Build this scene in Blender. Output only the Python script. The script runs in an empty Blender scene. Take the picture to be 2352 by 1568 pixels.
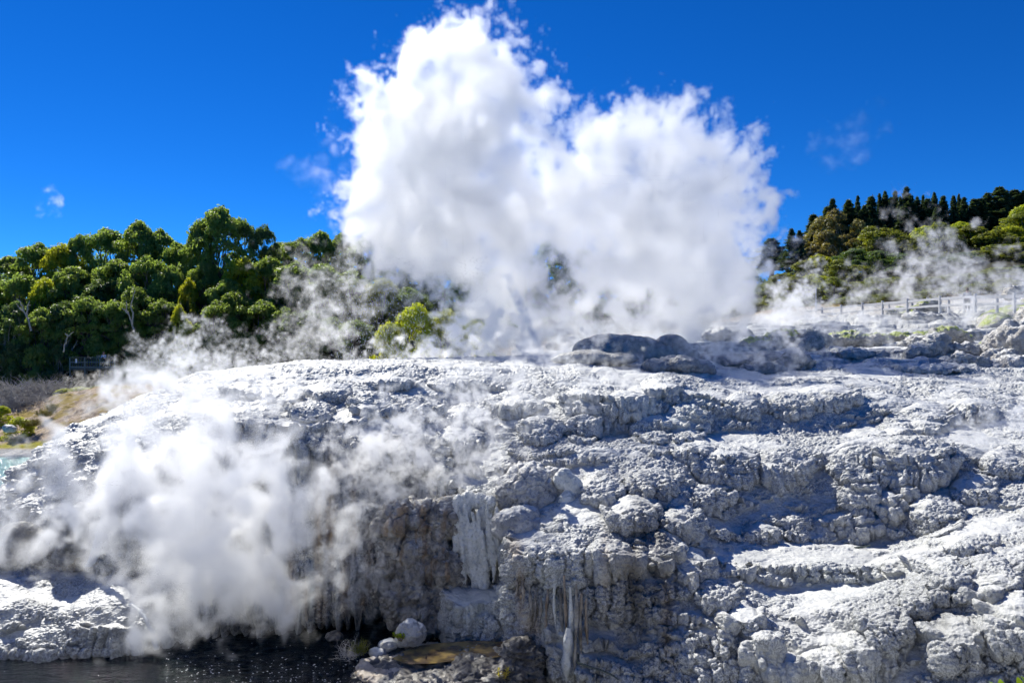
import bpy, math, random, time
import numpy as np
T0=time.time()
S=bpy.context.scene; COL=S.collection
F=1829.0; CX=1176.0; CY=784.0; HC=9.0
def P(px,py,D): return ((px-CX)/F*D, D, HC-(py-CY)/F*D)
# ------------------------------------------------------------ camera and light
cam=bpy.data.cameras.new('camera'); camo=bpy.data.objects.new('camera',cam); COL.objects.link(camo)
cam.sensor_width=36; cam.lens=F/2352*36; camo.location=(0,0,HC); camo.rotation_euler=(math.radians(90),0,0)
cam.clip_start=0.1; cam.clip_end=6000; S.camera=camo
SUN_EL=math.radians(46); SUN_AZ=math.radians(-38)   # azimuth measured from +Y towards +X
w=bpy.data.worlds.new('World'); S.world=w; w.use_nodes=True
nt=w.node_tree; nt.nodes.clear()
sky=nt.nodes.new('ShaderNodeTexSky'); sky.sky_type='NISHITA'; sky.sun_disc=False
sky.sun_elevation=SUN_EL; sky.sun_rotation=SUN_AZ; sky.altitude=300; sky.air_density=.6; sky.dust_density=0.0; sky.ozone_density=6.0
hs=nt.nodes.new('ShaderNodeHueSaturation'); hs.inputs['Saturation'].default_value=1.25; hs.inputs['Value'].default_value=1.0
gm=nt.nodes.new('ShaderNodeMix'); gm.data_type='RGBA'; gm.blend_type='MULTIPLY'; gm.inputs[0].default_value=1; gm.inputs[7].default_value=(.24,.60,.86,1)
bg=nt.nodes.new('ShaderNodeBackground'); bg.inputs['Strength'].default_value=0.1
wo=nt.nodes.new('ShaderNodeOutputWorld')
nt.links.new(sky.outputs[0],hs.inputs['Color']); nt.links.new(hs.outputs[0],gm.inputs[6]); nt.links.new(gm.outputs[2],bg.inputs[0]); nt.links.new(bg.outputs[0],wo.inputs[0])
sl=bpy.data.lights.new('sun','SUN'); sl.energy=4.0; sl.angle=math.radians(0.5); sl.color=(1,0.97,0.88)
so=bpy.data.objects.new('sun',sl); COL.objects.link(so)
from mathutils import Vector, Matrix
sd=Vector((math.sin(SUN_AZ)*math.cos(SUN_EL),math.cos(SUN_AZ)*math.cos(SUN_EL),math.sin(SUN_EL)))
so.rotation_euler=sd.to_track_quat('Z','Y').to_euler()
S.view_settings.view_transform='Standard'; S.view_settings.look='None'; S.view_settings.exposure=0.66; S.view_settings.gamma=1
S.view_settings.use_curve_mapping=False
c=S.cycles
c.use_adaptive_sampling=True; c.adaptive_threshold=0.03; c.adaptive_min_samples=16
c.use_denoising=True
try: c.denoiser='OPENIMAGEDENOISE'; c.denoising_input_passes='RGB_ALBEDO_NORMAL'; c.denoising_prefilter='ACCURATE'
except Exception: pass
c.max_bounces=14; c.diffuse_bounces=4; c.glossy_bounces=2; c.transmission_bounces=3; c.transparent_max_bounces=12
c.volume_bounces=14; c.volume_step_rate=1.0; c.volume_max_steps=512; c.sample_clamp_indirect=6
c.time_limit=1100
S.render.use_persistent_data=False
QUAL=(1700,1400)
def smooth(x): x=np.clip(x,0,1); return x*x*(3-2*x)
# ------------------------------------------------------------ noise on point arrays
def _h(ix,iy,iz,s):
    n=(ix.astype(np.uint32)*np.uint32(374761393)+iy.astype(np.uint32)*np.uint32(668265263)+iz.astype(np.uint32)*np.uint32(2147483647-58)+np.uint32(s*1442695041&0xffffffff))
    n=(n^(n>>np.uint32(13)))*np.uint32(1274126177); n^=n>>np.uint32(16); n*=np.uint32(2246822519); n^=n>>np.uint32(13)
    return n
def perlin(p,s=0):
    i=np.floor(p).astype(np.int32); f=(p-i).astype(np.float32); u=f*f*f*(f*(f*6-15)+10)
    r=np.zeros(len(p),np.float32)
    for dx in (0,1):
        wx=u[:,0] if dx else 1-u[:,0]
        for dy in (0,1):
            wy=u[:,1] if dy else 1-u[:,1]
            for dz in (0,1):
                wz=u[:,2] if dz else 1-u[:,2]
                h=_h(i[:,0]+dx,i[:,1]+dy,i[:,2]+dz,s)
                gx=(h&np.uint32(1023)).astype(np.float32)/511.5-1; gy=((h>>np.uint32(10))&np.uint32(1023)).astype(np.float32)/511.5-1; gz=((h>>np.uint32(20))&np.uint32(1023)).astype(np.float32)/511.5-1
                r+=wx*wy*wz*(gx*(f[:,0]-dx)+gy*(f[:,1]-dy)+gz*(f[:,2]-dz))
    return r*1.3
def fbm(p,oct=4,gain=.5,s=0):
    r=np.zeros(len(p),np.float32); a=1.0
    for o in range(oct):
        r+=a*perlin(p*(2.03**o)+o*17.3,s+o); a*=gain
    return r
def worley(p,s=0,two=False):
    i=np.floor(p).astype(np.int32); f=(p-i).astype(np.float32)
    d1=np.full(len(p),9,np.float32); d2=d1.copy()
    for dx in (-1,0,1):
        for dy in (-1,0,1):
            for dz in (-1,0,1):
                h=_h(i[:,0]+dx,i[:,1]+dy,i[:,2]+dz,s)
                a=dx+(h&np.uint32(1023)).astype(np.float32)/1023-f[:,0]; b=dy+((h>>np.uint32(10))&np.uint32(1023)).astype(np.float32)/1023-f[:,1]; c_=dz+((h>>np.uint32(20))&np.uint32(1023)).astype(np.float32)/1023-f[:,2]
                d=a*a+b*b+c_*c_
                if two: d2=np.minimum(d2,np.maximum(d,d1))
                d1=np.minimum(d1,d)
    return (np.sqrt(d1),np.sqrt(d2)) if two else np.sqrt(d1)
def lump(p,s=0): return np.clip(1-worley(p,s)**2*1.35,0,1)
def mesh_grid(name,V,nr,nc,mat,smooth_=True):
    """V is (nr,nc,3); rows then columns, as one sheet of quads"""
    me=bpy.data.meshes.new(name); me.vertices.add(nr*nc); me.vertices.foreach_set('co',np.ascontiguousarray(V,np.float32).ravel())
    a=np.arange(nr*nc,dtype=np.int32).reshape(nr,nc)
    q=np.stack([a[:-1,:-1],a[:-1,1:],a[1:,1:],a[1:,:-1]],-1).reshape(-1)
    n=len(q)//4; me.loops.add(n*4); me.polygons.add(n); me.loops.foreach_set('vertex_index',q)
    me.polygons.foreach_set('loop_start',np.arange(n,dtype=np.int32)*4); me.polygons.foreach_set('loop_total',np.full(n,4,np.int32))
    me.polygons.foreach_set('use_smooth',np.full(n,smooth_)); me.update(); me.validate()
    me.materials.append(mat)
    ob=bpy.data.objects.new(name,me); COL.objects.link(ob); return ob
def grid_normals(V):
    dr=np.gradient(V,axis=0); dc=np.gradient(V,axis=1); n=np.cross(dc,dr); n/=np.linalg.norm(n,axis=-1,keepdims=True)+1e-9
    return n
def blur(A,k,axis):
    if k<1: return A
    K=np.exp(-np.linspace(-2,2,2*k+1)**2); K/=K.sum(); out=np.zeros_like(A)
    pad=[(0,0)]*A.ndim; pad[axis]=(k,k); B=np.pad(A,pad,mode='edge')
    for i,w_ in enumerate(K):
        sl_=[slice(None)]*A.ndim; sl_[axis]=slice(i,i+A.shape[axis]); out+=w_*B[tuple(sl_)]
    return out
# ------------------------------------------------------------ the sinter terrace
# profiles (view row, distance) from the foot at the water to the far plateau; z: instead of a row a tuple ('z',height)
Zt=lambda z:('z',z)
PROF={
-500:[(Zt(-.6),25),(1510,22.8),(1450,23.4),(1390,24.2),(1340,25.3),(1300,27.2),(1250,27.6),(1230,28),(1210,28.6),(1190,29.5),(1170,31),(Zt(2.5),34),(Zt(0),37),(Zt(-1),40),(Zt(-2),44)],
-60:[(Zt(-.6),24.5),(1515,22.6),(1458,23.1),(1402,23.9),(1348,25.1),(1297,27.2),(1240,27.4),(1225,27.7),(1205,28.2),(1190,28.6),(1175,29.2),(Zt(2.4),32),(Zt(0),35),(Zt(-1),39),(Zt(-2),44)],
60:[(Zt(-.6),24.5),(1505,22.7),(1452,23.2),(1402,23.9),(1348,25.1),(1299,27),(1235,27.2),(1180,27.6),(1150,28),(1110,28.8),(1075,30),(Zt(3),33),(Zt(0),36),(Zt(-1),40),(Zt(-2),44)],
160:[(Zt(-.6),24.5),(1498,22.8),(1452,23.2),(1404,23.9),(1350,25),(1304,26.5),(1240,26.9),(1180,27.2),(1130,28),(1050,29.2),(978,31),(Zt(4.5),33.5),(Zt(1),37),(Zt(-1),41),(Zt(-2),45)],
290:[(Zt(-.6),24.5),(1500,23),(1440,23.2),(1390,23.7),(1350,24.5),(1310,26),(1250,26.1),(1150,26.3),(1050,26.8),(980,29.5),(928,33),(Zt(6.1),36),(Zt(3),40),(Zt(1),44),(Zt(0),50)],
360:[(Zt(-.6),25.5),(1480,23.3),(1450,23.4),(1430,23.8),(1400,24.3),(1370,25.2),(1280,25.4),(1150,25.6),(1040,26.2),(960,29.5),(908,33),(Zt(6.6),37),(Zt(4),42),(Zt(3),46),(Zt(2),52)],
450:[(Zt(-.6),27),(1432,24.4),(1400,24.3),(1370,24.4),(1330,24.6),(1300,24.8),(1200,25),(1080,25.3),(990,26),(930,29.5),(878,32.5),(863,37),(Zt(6.8),42),(Zt(5),46),(Zt(4),52)],
600:[(Zt(-.6),27.5),(1430,24.6),(1400,24.4),(1370,24.4),(1330,24.6),(1300,24.8),(1200,25),(1050,25.4),(975,26),(920,28.8),(858,31.5),(847,37),(Zt(7.6),43),(Zt(6),48),(Zt(5),54)],
700:[(Zt(-.6),28),(1425,24.8),(1390,24.7),(1350,24.8),(1300,24.9),(1250,25),(1150,25.1),(1020,25.3),(985,25.7),(925,28.2),(856,31.8),(841,38),(Zt(7.9),44),(Zt(6.5),49),(Zt(5),55)],
830:[(Zt(-.6),29),(1392,25.2),(1350,25.1),(1300,25.1),(1250,25.3),(1200,25.4),(1110,25.6),(1020,25.9),(965,27),(915,29),(848,32.5),(834,39),(830,45),(Zt(7),50),(Zt(5),56)],
950:[(Zt(-.6),28),(1400,26.2),(1360,26),(1310,26),(1250,26.1),(1200,26.2),(1130,26.5),(1060,26.6),(990,27.6),(920,29.8),(842,33),(831,40),(826,46),(Zt(7.4),51),(Zt(6),57)],
1060:[(Zt(-.6),24.5),(1484,22.7),(1440,22.75),(1385,23),(1366,23.6),(1344,25.1),(1240,25.5),(1130,26),(1065,27.2),(960,29.5),(850,33),(832,40),(823,46),(Zt(7.8),52),(Zt(7),58)],
1150:[(Zt(-.6),24),(1490,22.3),(1440,22.4),(1385,22.7),(1366,23.4),(1344,25.0),(1230,25.2),(1135,25.8),(1060,27),(950,29.6),(850,33),(832,40),(822,46),(Zt(8),52),(Zt(7.5),58)],
1215:[(Zt(-.6),23.5),(1500,21.6),(1440,21.7),(1360,21.8),(1300,22),(1265,22.3),(1215,23.3),(1120,25.3),(1040,27.2),(950,29.6),(850,33),(832,40),(821,46),(Zt(8.2),52),(Zt(8),58)],
1330:[(Zt(-.6),22),(1566,19.9),(1440,20.6),(1340,21.1),(1270,21.4),(1230,22),(1190,23),(1110,25.3),(1038,26.4),(1008,28.2),(905,29.6),(848,34),(820,44),(812,54),(Zt(8.4),64)],
1450:[(Zt(-.6),21.5),(1575,19.6),(1440,20.4),(1340,21),(1290,21.3),(1240,22),(1190,22.8),(1100,24.9),(1036,26.4),(1006,28.4),(915,29.8),(850,35),(818,45),(802,54),(Zt(9),66)],
1570:[(Zt(-.6),21),(1600,19),(1450,19.9),(1390,20.5),(1330,21),(1300,21.4),(1220,22.5),(1130,24.5),(1040,26.4),(1000,28.8),(900,30.6),(862,35),(824,45),(785,55),(760,66)],
1690:[(Zt(-.6),21),(1620,18.5),(1460,19.5),(1400,20.2),(1325,21.7),(1284,22),(1252,23.7),(1150,25),(1060,26.6),(992,29.5),(925,31),(875,35),(846,42),(792,54),(752,66)],
1850:[(Zt(-.6),20.5),(1640,18),(1480,19),(1420,19.8),(1345,21.5),(1302,21.8),(1255,24),(1145,25.4),(1040,26.8),(990,29.5),(915,31.6),(878,34.5),(849,42),(790,54),(738,66)],
2000:[(Zt(-.6),20),(1650,17.5),(1500,18.4),(1400,19.4),(1335,21.2),(1300,21.5),(1250,24),(1140,25.2),(1020,27),(982,30),(912,31.8),(878,35),(850,42),(786,54),(728,66)],
2150:[(Zt(-.6),19.5),(1660,17),(1500,18),(1380,19),(1300,20.3),(1270,20.8),(1215,23.6),(1140,25),(1025,27),(985,29.8),(925,31.5),(884,35),(851,42),(780,54),(716,66)],
2352:[(Zt(-.6),19),(1680,16.5),(1500,17.4),(1360,18.4),(1300,19.3),(1265,20),(1175,23.6),(1110,25),(1040,27),(1000,29),(935,31.5),(892,35),(853,41),(775,53),(704,64)],
2850:[(Zt(-.6),18),(1700,16),(1500,16.8),(1340,18),(1280,19),(1240,20),(1150,23),(1080,25),(1020,27),(980,29),(930,31),(885,35),(840,41),(740,52),(660,62)],
}
PROF[5200]=PROF[2850]; PROF[-1500]=PROF[-500]
pxs=sorted(PROF); K=15
ctl=np.zeros((len(pxs),K,2))
for i,a in enumerate(pxs):
    for j,(r,D) in enumerate(PROF[a]):
        ctl[i,j]=(D, r[1] if isinstance(r,tuple) else HC-(r-CY)/F*D)
NC,NR=QUAL
upx=np.linspace(-500,2850,NC)
# finer columns where the photograph looks
t_=np.linspace(0,1,NC); upx=np.interp(t_,[0,.015,.06,.93,.965,1],[-1500,-500,-40,2400,2850,5200])
ci=np.stack([[np.interp(upx,pxs,ctl[:,j,k]) for k in (0,1)] for j in range(K)],0)   # K,2,NC
ci=np.moveaxis(ci,2,1)                                                             # K,NC,2
ci=blur(ci,int(NC*0.012),1)
rowt=np.cumsum([0,.5,1,1,1,.7,1.3,1.6,1.3,1.3,1.2,.9,.8,.8,.7]); rowt=rowt/rowt[-1]
tt=np.linspace(0,1,NR)
prof=np.stack([np.stack([np.interp(tt,rowt,ci[:,c_,k]) for k in (0,1)],-1) for c_ in range(NC)],1)   # NR,NC,2
prof=blur(prof,max(1,int(NR*0.008)),0)
V=np.zeros((NR,NC,3)); V[...,1]=prof[...,0]; V[...,2]=prof[...,1]; V[...,0]=(upx[None,:]-CX)/F*prof[...,0]
PX=np.broadcast_to(upx[None,:],(NR,NC)); TT=np.broadcast_to(tt[:,None],(NR,NC))
def win(a,lo,hi,s): return 1/(1+np.exp(-(a-lo)/s))*1/(1+np.exp((a-hi)/s))
def nrm(V,k=3):
    W=blur(blur(V,k,0),k,1); return grid_normals(W)
N0=nrm(V,12); up=np.clip(N0[...,2],0,1); steep=1-smooth((up-.35)/.45)
p=V.reshape(-1,3).astype(np.float32)
near=np.clip(1.15-(V[...,1]-34)/40,.25,1)
# broad lobes and small terraces
wx=fbm(p*np.array([.35,.35,.5],np.float32),3,.5,11).reshape(NR,NC)
q=p.copy(); q[:,0]+=wx.ravel()*1.0; q[:,2]+=fbm(p*.6,2,.5,5)*.5
L1=lump(q*np.array([.42,.42,.62],np.float32),3).reshape(NR,NC)
L2=lump(q*np.array([.95,.95,1.25],np.float32),4).reshape(NR,NC)
L1v=lump(q*np.array([.62,.5,.20],np.float32),23).reshape(NR,NC); L2v=lump(q*np.array([1.5,1.1,.42],np.float32),24).reshape(NR,NC)
L1=L1*(1-.8*steep)+L1v*.8*steep; L2=L2*(1-.75*steep)+L2v*.75*steep
rightish=win(PX,420,9000,90)
cliff=win(PX,330,960,40)*steep                      # the sheer face is flatter
flow=win(PX,150,620,60)
plate=smooth((V[...,1]-36)/5)
ridge=.42+.58*steep
amp1=.62*(1-.75*cliff)*ridge*(1-.5*plate); amp2=.20*(1-.55*cliff)*(.35+.65*steep)*(1-.3*plate)
D_=amp1*(L1-.45)+amp2*(L2-.4)
V=V+N0*D_[...,None]*near[...,None]
DOMES=[(1568,973,55,38),(1500,985,50,30),(1440,930,60,30),(1520,885,45,26),(1706,929,44,28),(1815,929,54,30),(1893,912,70,28),(2125,958,60,34),(2060,975,40,22),(2230,940,50,24),(1790,1072,66,42),(2085,1062,100,56),(1962,1072,48,48),(2075,1121,26,22),(1967,1136,36,32),(2031,1160,32,32),(2134,1185,62,44),(1962,1210,46,22),(1746,1224,36,22),(1824,1204,26,24),(1913,1195,30,16),(1677,1072,76,42),(1500,1111,52,32),(1632,1140,40,30),(1600,1040,50,26),(2100,1362,32,44),(2159,1327,54,46),(1741,1485,44,42),(1800,1530,40,34),(1888,1524,62,34),(1642,1362,50,34),(1700,1420,40,34),(1590,1300,40,40),(2230,1120,50,30),(2300,1060,50,30),(2260,1330,60,50),(2020,1440,50,50),(1960,1500,40,50),(1220,1290,62,44),(1300,1300,50,44),(1400,1285,66,40),(1515,1262,50,44),(1450,1175,60,36),(1560,1200,50,34),(1380,1120,50,36),(2210,1250,60,20),(2300,1420,70,70),(2180,1470,60,60),(660,905,40,22),(760,900,50,22),(720,945,46,22),(860,930,50,26),(960,940,54,26),(1080,960,60,30),(1060,1010,50,36),(1180,930,60,28),(1240,985,50,30),(1340,985,40,30),(560,900,40,18),(1040,880,60,16),(900,880,60,14)]
PYv=CY-(V[...,2]-HC)/V[...,1]*F; dd=np.zeros((NR,NC)); wob=fbm(p*1.3,3,.5,71).reshape(NR,NC)*.2
for (x_,y_,rx,ry) in DOMES:
    r2=((PX-x_)/rx)**2+((PYv-y_)/np.where(PYv<y_,ry,ry*1.15))**2+wob
    dd=np.maximum(dd,np.sqrt(np.clip(1-r2,0,1))*.80*math.sqrt(rx*ry)/F*27)
V[...,1]-=dd*.9; V[...,2]+=dd*.42
pl_=smooth((V[...,1]-38)/4)*smooth((PX-1250)/150)
pp_=V.reshape(-1,3).astype(np.float32)
V[...,2]+=pl_*(.55*lump(pp_*np.array([.22,.42,.5],np.float32),14)+.28*lump(pp_*np.array([.6,1.1,1],np.float32),15)-.3).reshape(NR,NC)
zz_=V[...,2]/.32+.6*perlin(pp_*.5,16).reshape(NR,NC); f__=zz_-np.floor(zz_); V[...,2]+=pl_*.32*.75*(smooth((f__-.5)/.3+.5)-f__)
# stepped rims: a rise and a tread every half metre or so, wandering with the lobes
z=V[...,2]; hz=.78+.1*wx
ph=(z+1.5*wx+.5*L1+.8*fbm(p*np.array([.5,.5,.15],np.float32),3,.5,19).reshape(NR,NC))/hz; fr=ph-np.floor(ph)
step=(smooth(fr/.75)-fr)   # pushes the surface out at the rims
mid=np.clip(1-np.abs(up-.62)/.42,0,1)
far_=smooth((V[...,1]-28.5)/3.5)
smk=smooth((fbm(p*np.array([.4,.4,.8],np.float32),3,.5,29).reshape(NR,NC)+.30)/.5)
stepamp=(.02*steep+.52*mid)*(.15+.85*smk)*(1-.8*cliff)*rightish*(1-.85*far_)
V[...,1]-=step*stepamp*1.2; V[...,2]+=step*stepamp*.5
N1=nrm(V,4); up1=np.clip(N1[...,2],0,1); st1=1-smooth((up1-.55)/.35)
p=V.reshape(-1,3).astype(np.float32)
q=p+.12*np.stack([fbm(p*1.7,2,.5,21),fbm(p*1.7,2,.5,22),fbm(p*1.7,2,.5,23)],-1)
L3=lump(q*2.3,6).reshape(NR,NC); L4=lump(q*5.2,7).reshape(NR,NC)
rough=fbm(p*3.1,4,.6,31).reshape(NR,NC)
patch=smooth((fbm(p*np.array([.33,.75,.9],np.float32),4,.55,41).reshape(NR,NC)+.16)/.32)        # knobbly crust comes in patches
# fluting where water runs down
fl=np.stack([p[:,0]*4.6+fbm(p*.9,2,.5,51)*.8,p[:,1]*1.5,p[:,2]*.3],-1)
FL=(lump(fl*np.array([.85,.8,1.3],np.float32),52)-.4).reshape(NR,NC)*2; FL2=(lump(fl*np.array([2.1,1.5,3.2],np.float32)+9,53)-.4).reshape(NR,NC)*2
flute=smooth((st1-.5)/.4)
crust=np.clip(patch*(.45+.55*st1)+(1-patch)*.35*st1,0,1)*(1-.3*cliff)
D2=.13*(L3-.4)*(.3+.7*crust)+.135*(L4-.4)*crust*(1-.45*flute)+.05*rough*(.4+.6*crust)+flute*(.17*FL+.095*FL2)*(1-.15*patch)
V=V+N1*(D2*near)[...,None]
N2=nrm(V,1); p=V.reshape(-1,3).astype(np.float32)
L5=lump(p*11.,8).reshape(NR,NC); g=perlin(p*19,9).reshape(NR,NC)
V=V+N2*((.10*(L5-.35)*crust+.03*g*(.15+crust))*near)[...,None]
# icicle fringe along the overhanging foot
upT=V[...,2]
fringe=win(PX,370,960,20)*smooth((1.6-V[...,2])/1.2)*smooth((TT-rowt[1]*.6)/.02)*(TT<rowt[4])
fr_=perlin(np.stack([p[:,0]*5.5,p[:,1]*0,p[:,2]*.35],-1),77).reshape(NR,NC)
V[...,2]-=fringe*np.clip(fr_+.1,0,1)*1.1
# ------------------------------------------------------------ materials
class MT:
    def __init__(s,name):
        s.m=bpy.data.materials.new(name); s.m.use_nodes=True; s.t=s.m.node_tree; s.t.nodes.clear()
        s.o=s.t.nodes.new('ShaderNodeOutputMaterial')
    def n(s,ty,**k):
        x=s.t.nodes.new(ty)
        for a,b in k.items():
            if hasattr(x,a): setattr(x,a,b)
        return x
    def put(s,sock,v):
        if v is None: return
        if hasattr(v,'links') or isinstance(v,bpy.types.NodeSocket): s.t.links.new(v,sock)
        elif isinstance(v,(tuple,list)) and len(v)==3 and sock.type=='RGBA': sock.default_value=(*v,1)
        else: sock.default_value=v
    def math(s,op,a,b=0.0,c=None,clamp=False):
        x=s.n('ShaderNodeMath'); x.operation=op; x.use_clamp=clamp; s.put(x.inputs[0],a); s.put(x.inputs[1],b)
        if c is not None: s.put(x.inputs[2],c)
        return x.outputs[0]
    def mix(s,f,a,b,blend='MIX'):
        x=s.n('ShaderNodeMix'); x.data_type='RGBA'; x.blend_type=blend; s.put(x.inputs[0],f); s.put(x.inputs[6],a); s.put(x.inputs[7],b); return x.outputs[2]
    def ramp(s,v,lo,hi,a=0.0,b=1.0):
        x=s.n('ShaderNodeMapRange'); x.interpolation_type='SMOOTHSTEP'
        s.put(x.inputs[0],v); x.inputs[1].default_value=lo; x.inputs[2].default_value=hi; x.inputs[3].default_value=a; x.inputs[4].default_value=b; return x.outputs[0]
    def pos(s,scale=(1,1,1),obj=False):
        if obj: src=s.n('ShaderNodeTexCoord').outputs['Object']
        else: src=s.n('ShaderNodeNewGeometry').outputs['Position']
        mp=s.n('ShaderNodeMapping'); s.t.links.new(src,mp.inputs[0]); mp.inputs['Scale'].default_value=scale; return mp.outputs[0]
    def noise(s,vec,scale,detail=4,rough=.55,dist=0):
        x=s.n('ShaderNodeTexNoise'); s.put(x.inputs['Vector'],vec); x.inputs['Scale'].default_value=scale; x.inputs['Detail'].default_value=detail; x.inputs['Roughness'].default_value=rough; x.inputs['Distortion'].default_value=dist; return x.outputs['Fac']
    def vor(s,vec,scale,feature='F1'):
        x=s.n('ShaderNodeTexVoronoi'); x.feature=feature; s.put(x.inputs['Vector'],vec); x.inputs['Scale'].default_value=scale; return x.outputs['Distance']
    def attr(s,name):
        x=s.n('ShaderNodeAttribute'); x.attribute_name=name; return x
    def bump(s,h,strength=.5,dist=.05,normal=None):
        x=s.n('ShaderNodeBump'); s.put(x.inputs['Height'],h); x.inputs['Strength'].default_value=strength; x.inputs['Distance'].default_value=dist
        if normal is not None: s.put(x.inputs['Normal'],normal)
        return x.outputs[0]
    def pbr(s,color,rough=.6,normal=None,spec=.5,**k):
        x=s.n('ShaderNodeBsdfPrincipled'); s.put(x.inputs['Base Color'],color); s.put(x.inputs['Roughness'],rough); s.put(x.inputs['Specular IOR Level'],spec)
        if normal is not None: s.put(x.inputs['Normal'],normal)
        for a,b in k.items(): s.put(x.inputs[a],b)
        s.b=x; s.t.links.new(x.outputs[0],s.o.inputs['Surface']); return s.m
def plain(name,col,rough=.7,var=.25,scale=6,bumpd=0.01,obj=False,spec=.4):
    t=MT(name); v=t.pos(obj=obj); n=t.noise(v,scale,5,.6); c1=tuple(x*(1-var) for x in col); c2=tuple(min(1,x*(1+var)) for x in col)
    return t.pbr(t.mix(n,c1,c2),rough,t.bump(t.noise(v,scale*4,4),.5,bumpd),spec)
def sinter_material(name,lo=(.17,.17,.17),hi=(.45,.435,.42),stain=True,wet=.5,moss=False,flat=.85,crusty=False):
    t=MT(name); v=t.pos()
    big=t.noise(v,.35,4); mid=t.noise(v,2.2,6,.6); fine=t.noise(v,14,5,.65)
    vs=t.pos((2.4,1.4,.16)); streak=t.noise(vs,1.0,5,.6)
    c=t.mix(t.ramp(mid,.3,.7),lo,hi)
    c=t.mix(t.math('MULTIPLY',t.ramp(streak,.45,.75),.35),c,(.56,.56,.55))
    c=t.mix(t.math('MULTIPLY',t.ramp(big,.52,.72),.30),c,(.50,.46,.40))
    c=t.mix(t.math('MULTIPLY',t.ramp(fine,.5,.75),.55),c,(.07,.075,.08))
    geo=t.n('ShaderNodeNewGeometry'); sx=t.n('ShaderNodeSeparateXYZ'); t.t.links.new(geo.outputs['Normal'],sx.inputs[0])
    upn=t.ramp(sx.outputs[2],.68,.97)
    # white sinter on the flats, whitened further by normal to brighten sunlit tops
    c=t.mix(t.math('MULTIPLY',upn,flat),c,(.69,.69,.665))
    if crusty:
        k=t.attr('crust').outputs['Fac']; c=t.mix(t.ramp(k,.12,.6,0,.85),c,t.mix(t.ramp(t.noise(v,24,3),.4,.6),(.25,.26,.265),(.60,.605,.60)))
    if stain:
        a=t.attr('stain'); st=t.n('ShaderNodeSeparateColor'); t.t.links.new(a.outputs['Color'],st.inputs[0])
        c=t.mix(st.outputs[0],c,t.mix(streak,(.23,.13,.045),(.42,.27,.12)))      # ochre
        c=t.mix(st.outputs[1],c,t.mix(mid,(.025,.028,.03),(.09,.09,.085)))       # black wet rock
        c=t.mix(st.outputs[2],c,t.mix(streak,(.52,.60,.58),(.80,.82,.78)))       # milky white sinter
    if moss:
        a=t.math('MULTIPLY',t.ramp(sx.outputs[2],.35,.8),t.ramp(t.noise(v,1.3,4),.42,.55)); c=t.mix(a,c,t.mix(fine,(.20,.27,.04),(.42,.47,.14)))
    gl=t.noise(t.pos((1,1,.5)),1.6,3)
    rough=t.ramp(gl,.38,.66,.62,.62-wet*.5)
    h=t.math('ADD',t.math('MULTIPLY',fine,.6),t.math('MULTIPLY',t.vor(v,9),.8))
    nb=t.bump(t.math('MULTIPLY',h,t.ramp(sx.outputs[2],.75,.98,1.0,.35)),.9,.06); nb=t.bump(t.noise(v,55,3,.6),.5,.012,nb)
    return t.pbr(c,rough,nb,.5)
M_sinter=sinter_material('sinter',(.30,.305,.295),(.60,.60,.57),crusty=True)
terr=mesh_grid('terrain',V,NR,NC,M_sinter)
terr['kind']='structure'
if 1:
    def spot(px,py,rx,ry,pw=2):
        PY=CY-(V[...,2]-HC)/V[...,1]*F
        PXX=CX+V[...,0]/V[...,1]*F
        return np.exp(-(np.abs((PXX-px)/rx)**pw+np.abs((PY-py)/ry)**pw))
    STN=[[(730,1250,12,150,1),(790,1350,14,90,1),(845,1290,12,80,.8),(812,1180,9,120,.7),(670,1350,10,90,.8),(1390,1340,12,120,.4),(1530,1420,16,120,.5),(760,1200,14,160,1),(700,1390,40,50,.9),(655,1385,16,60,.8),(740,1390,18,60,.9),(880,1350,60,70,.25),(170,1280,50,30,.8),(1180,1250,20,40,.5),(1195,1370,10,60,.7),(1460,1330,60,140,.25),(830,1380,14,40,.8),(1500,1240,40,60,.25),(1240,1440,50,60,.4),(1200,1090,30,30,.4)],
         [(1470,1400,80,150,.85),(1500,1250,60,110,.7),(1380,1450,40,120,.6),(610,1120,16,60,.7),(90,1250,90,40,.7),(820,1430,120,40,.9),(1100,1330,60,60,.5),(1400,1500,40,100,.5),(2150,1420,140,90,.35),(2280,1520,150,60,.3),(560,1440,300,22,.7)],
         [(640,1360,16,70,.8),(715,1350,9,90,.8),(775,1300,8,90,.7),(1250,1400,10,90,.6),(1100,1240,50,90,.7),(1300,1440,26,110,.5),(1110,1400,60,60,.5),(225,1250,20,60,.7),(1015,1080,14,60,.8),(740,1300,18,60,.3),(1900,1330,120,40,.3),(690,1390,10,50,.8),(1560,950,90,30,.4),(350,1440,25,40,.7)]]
    a=np.zeros((NR,NC,4),np.float32); a[...,3]=1
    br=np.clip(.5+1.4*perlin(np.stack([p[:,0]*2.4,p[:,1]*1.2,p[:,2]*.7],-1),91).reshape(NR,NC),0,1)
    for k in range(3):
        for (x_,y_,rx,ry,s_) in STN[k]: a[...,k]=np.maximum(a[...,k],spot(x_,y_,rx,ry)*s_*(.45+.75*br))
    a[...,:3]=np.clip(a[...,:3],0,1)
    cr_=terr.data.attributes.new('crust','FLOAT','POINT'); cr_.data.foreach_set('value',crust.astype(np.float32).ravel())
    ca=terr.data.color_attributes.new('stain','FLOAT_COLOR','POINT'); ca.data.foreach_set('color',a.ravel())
print('terrain',round(time.time()-T0,1))
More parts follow.
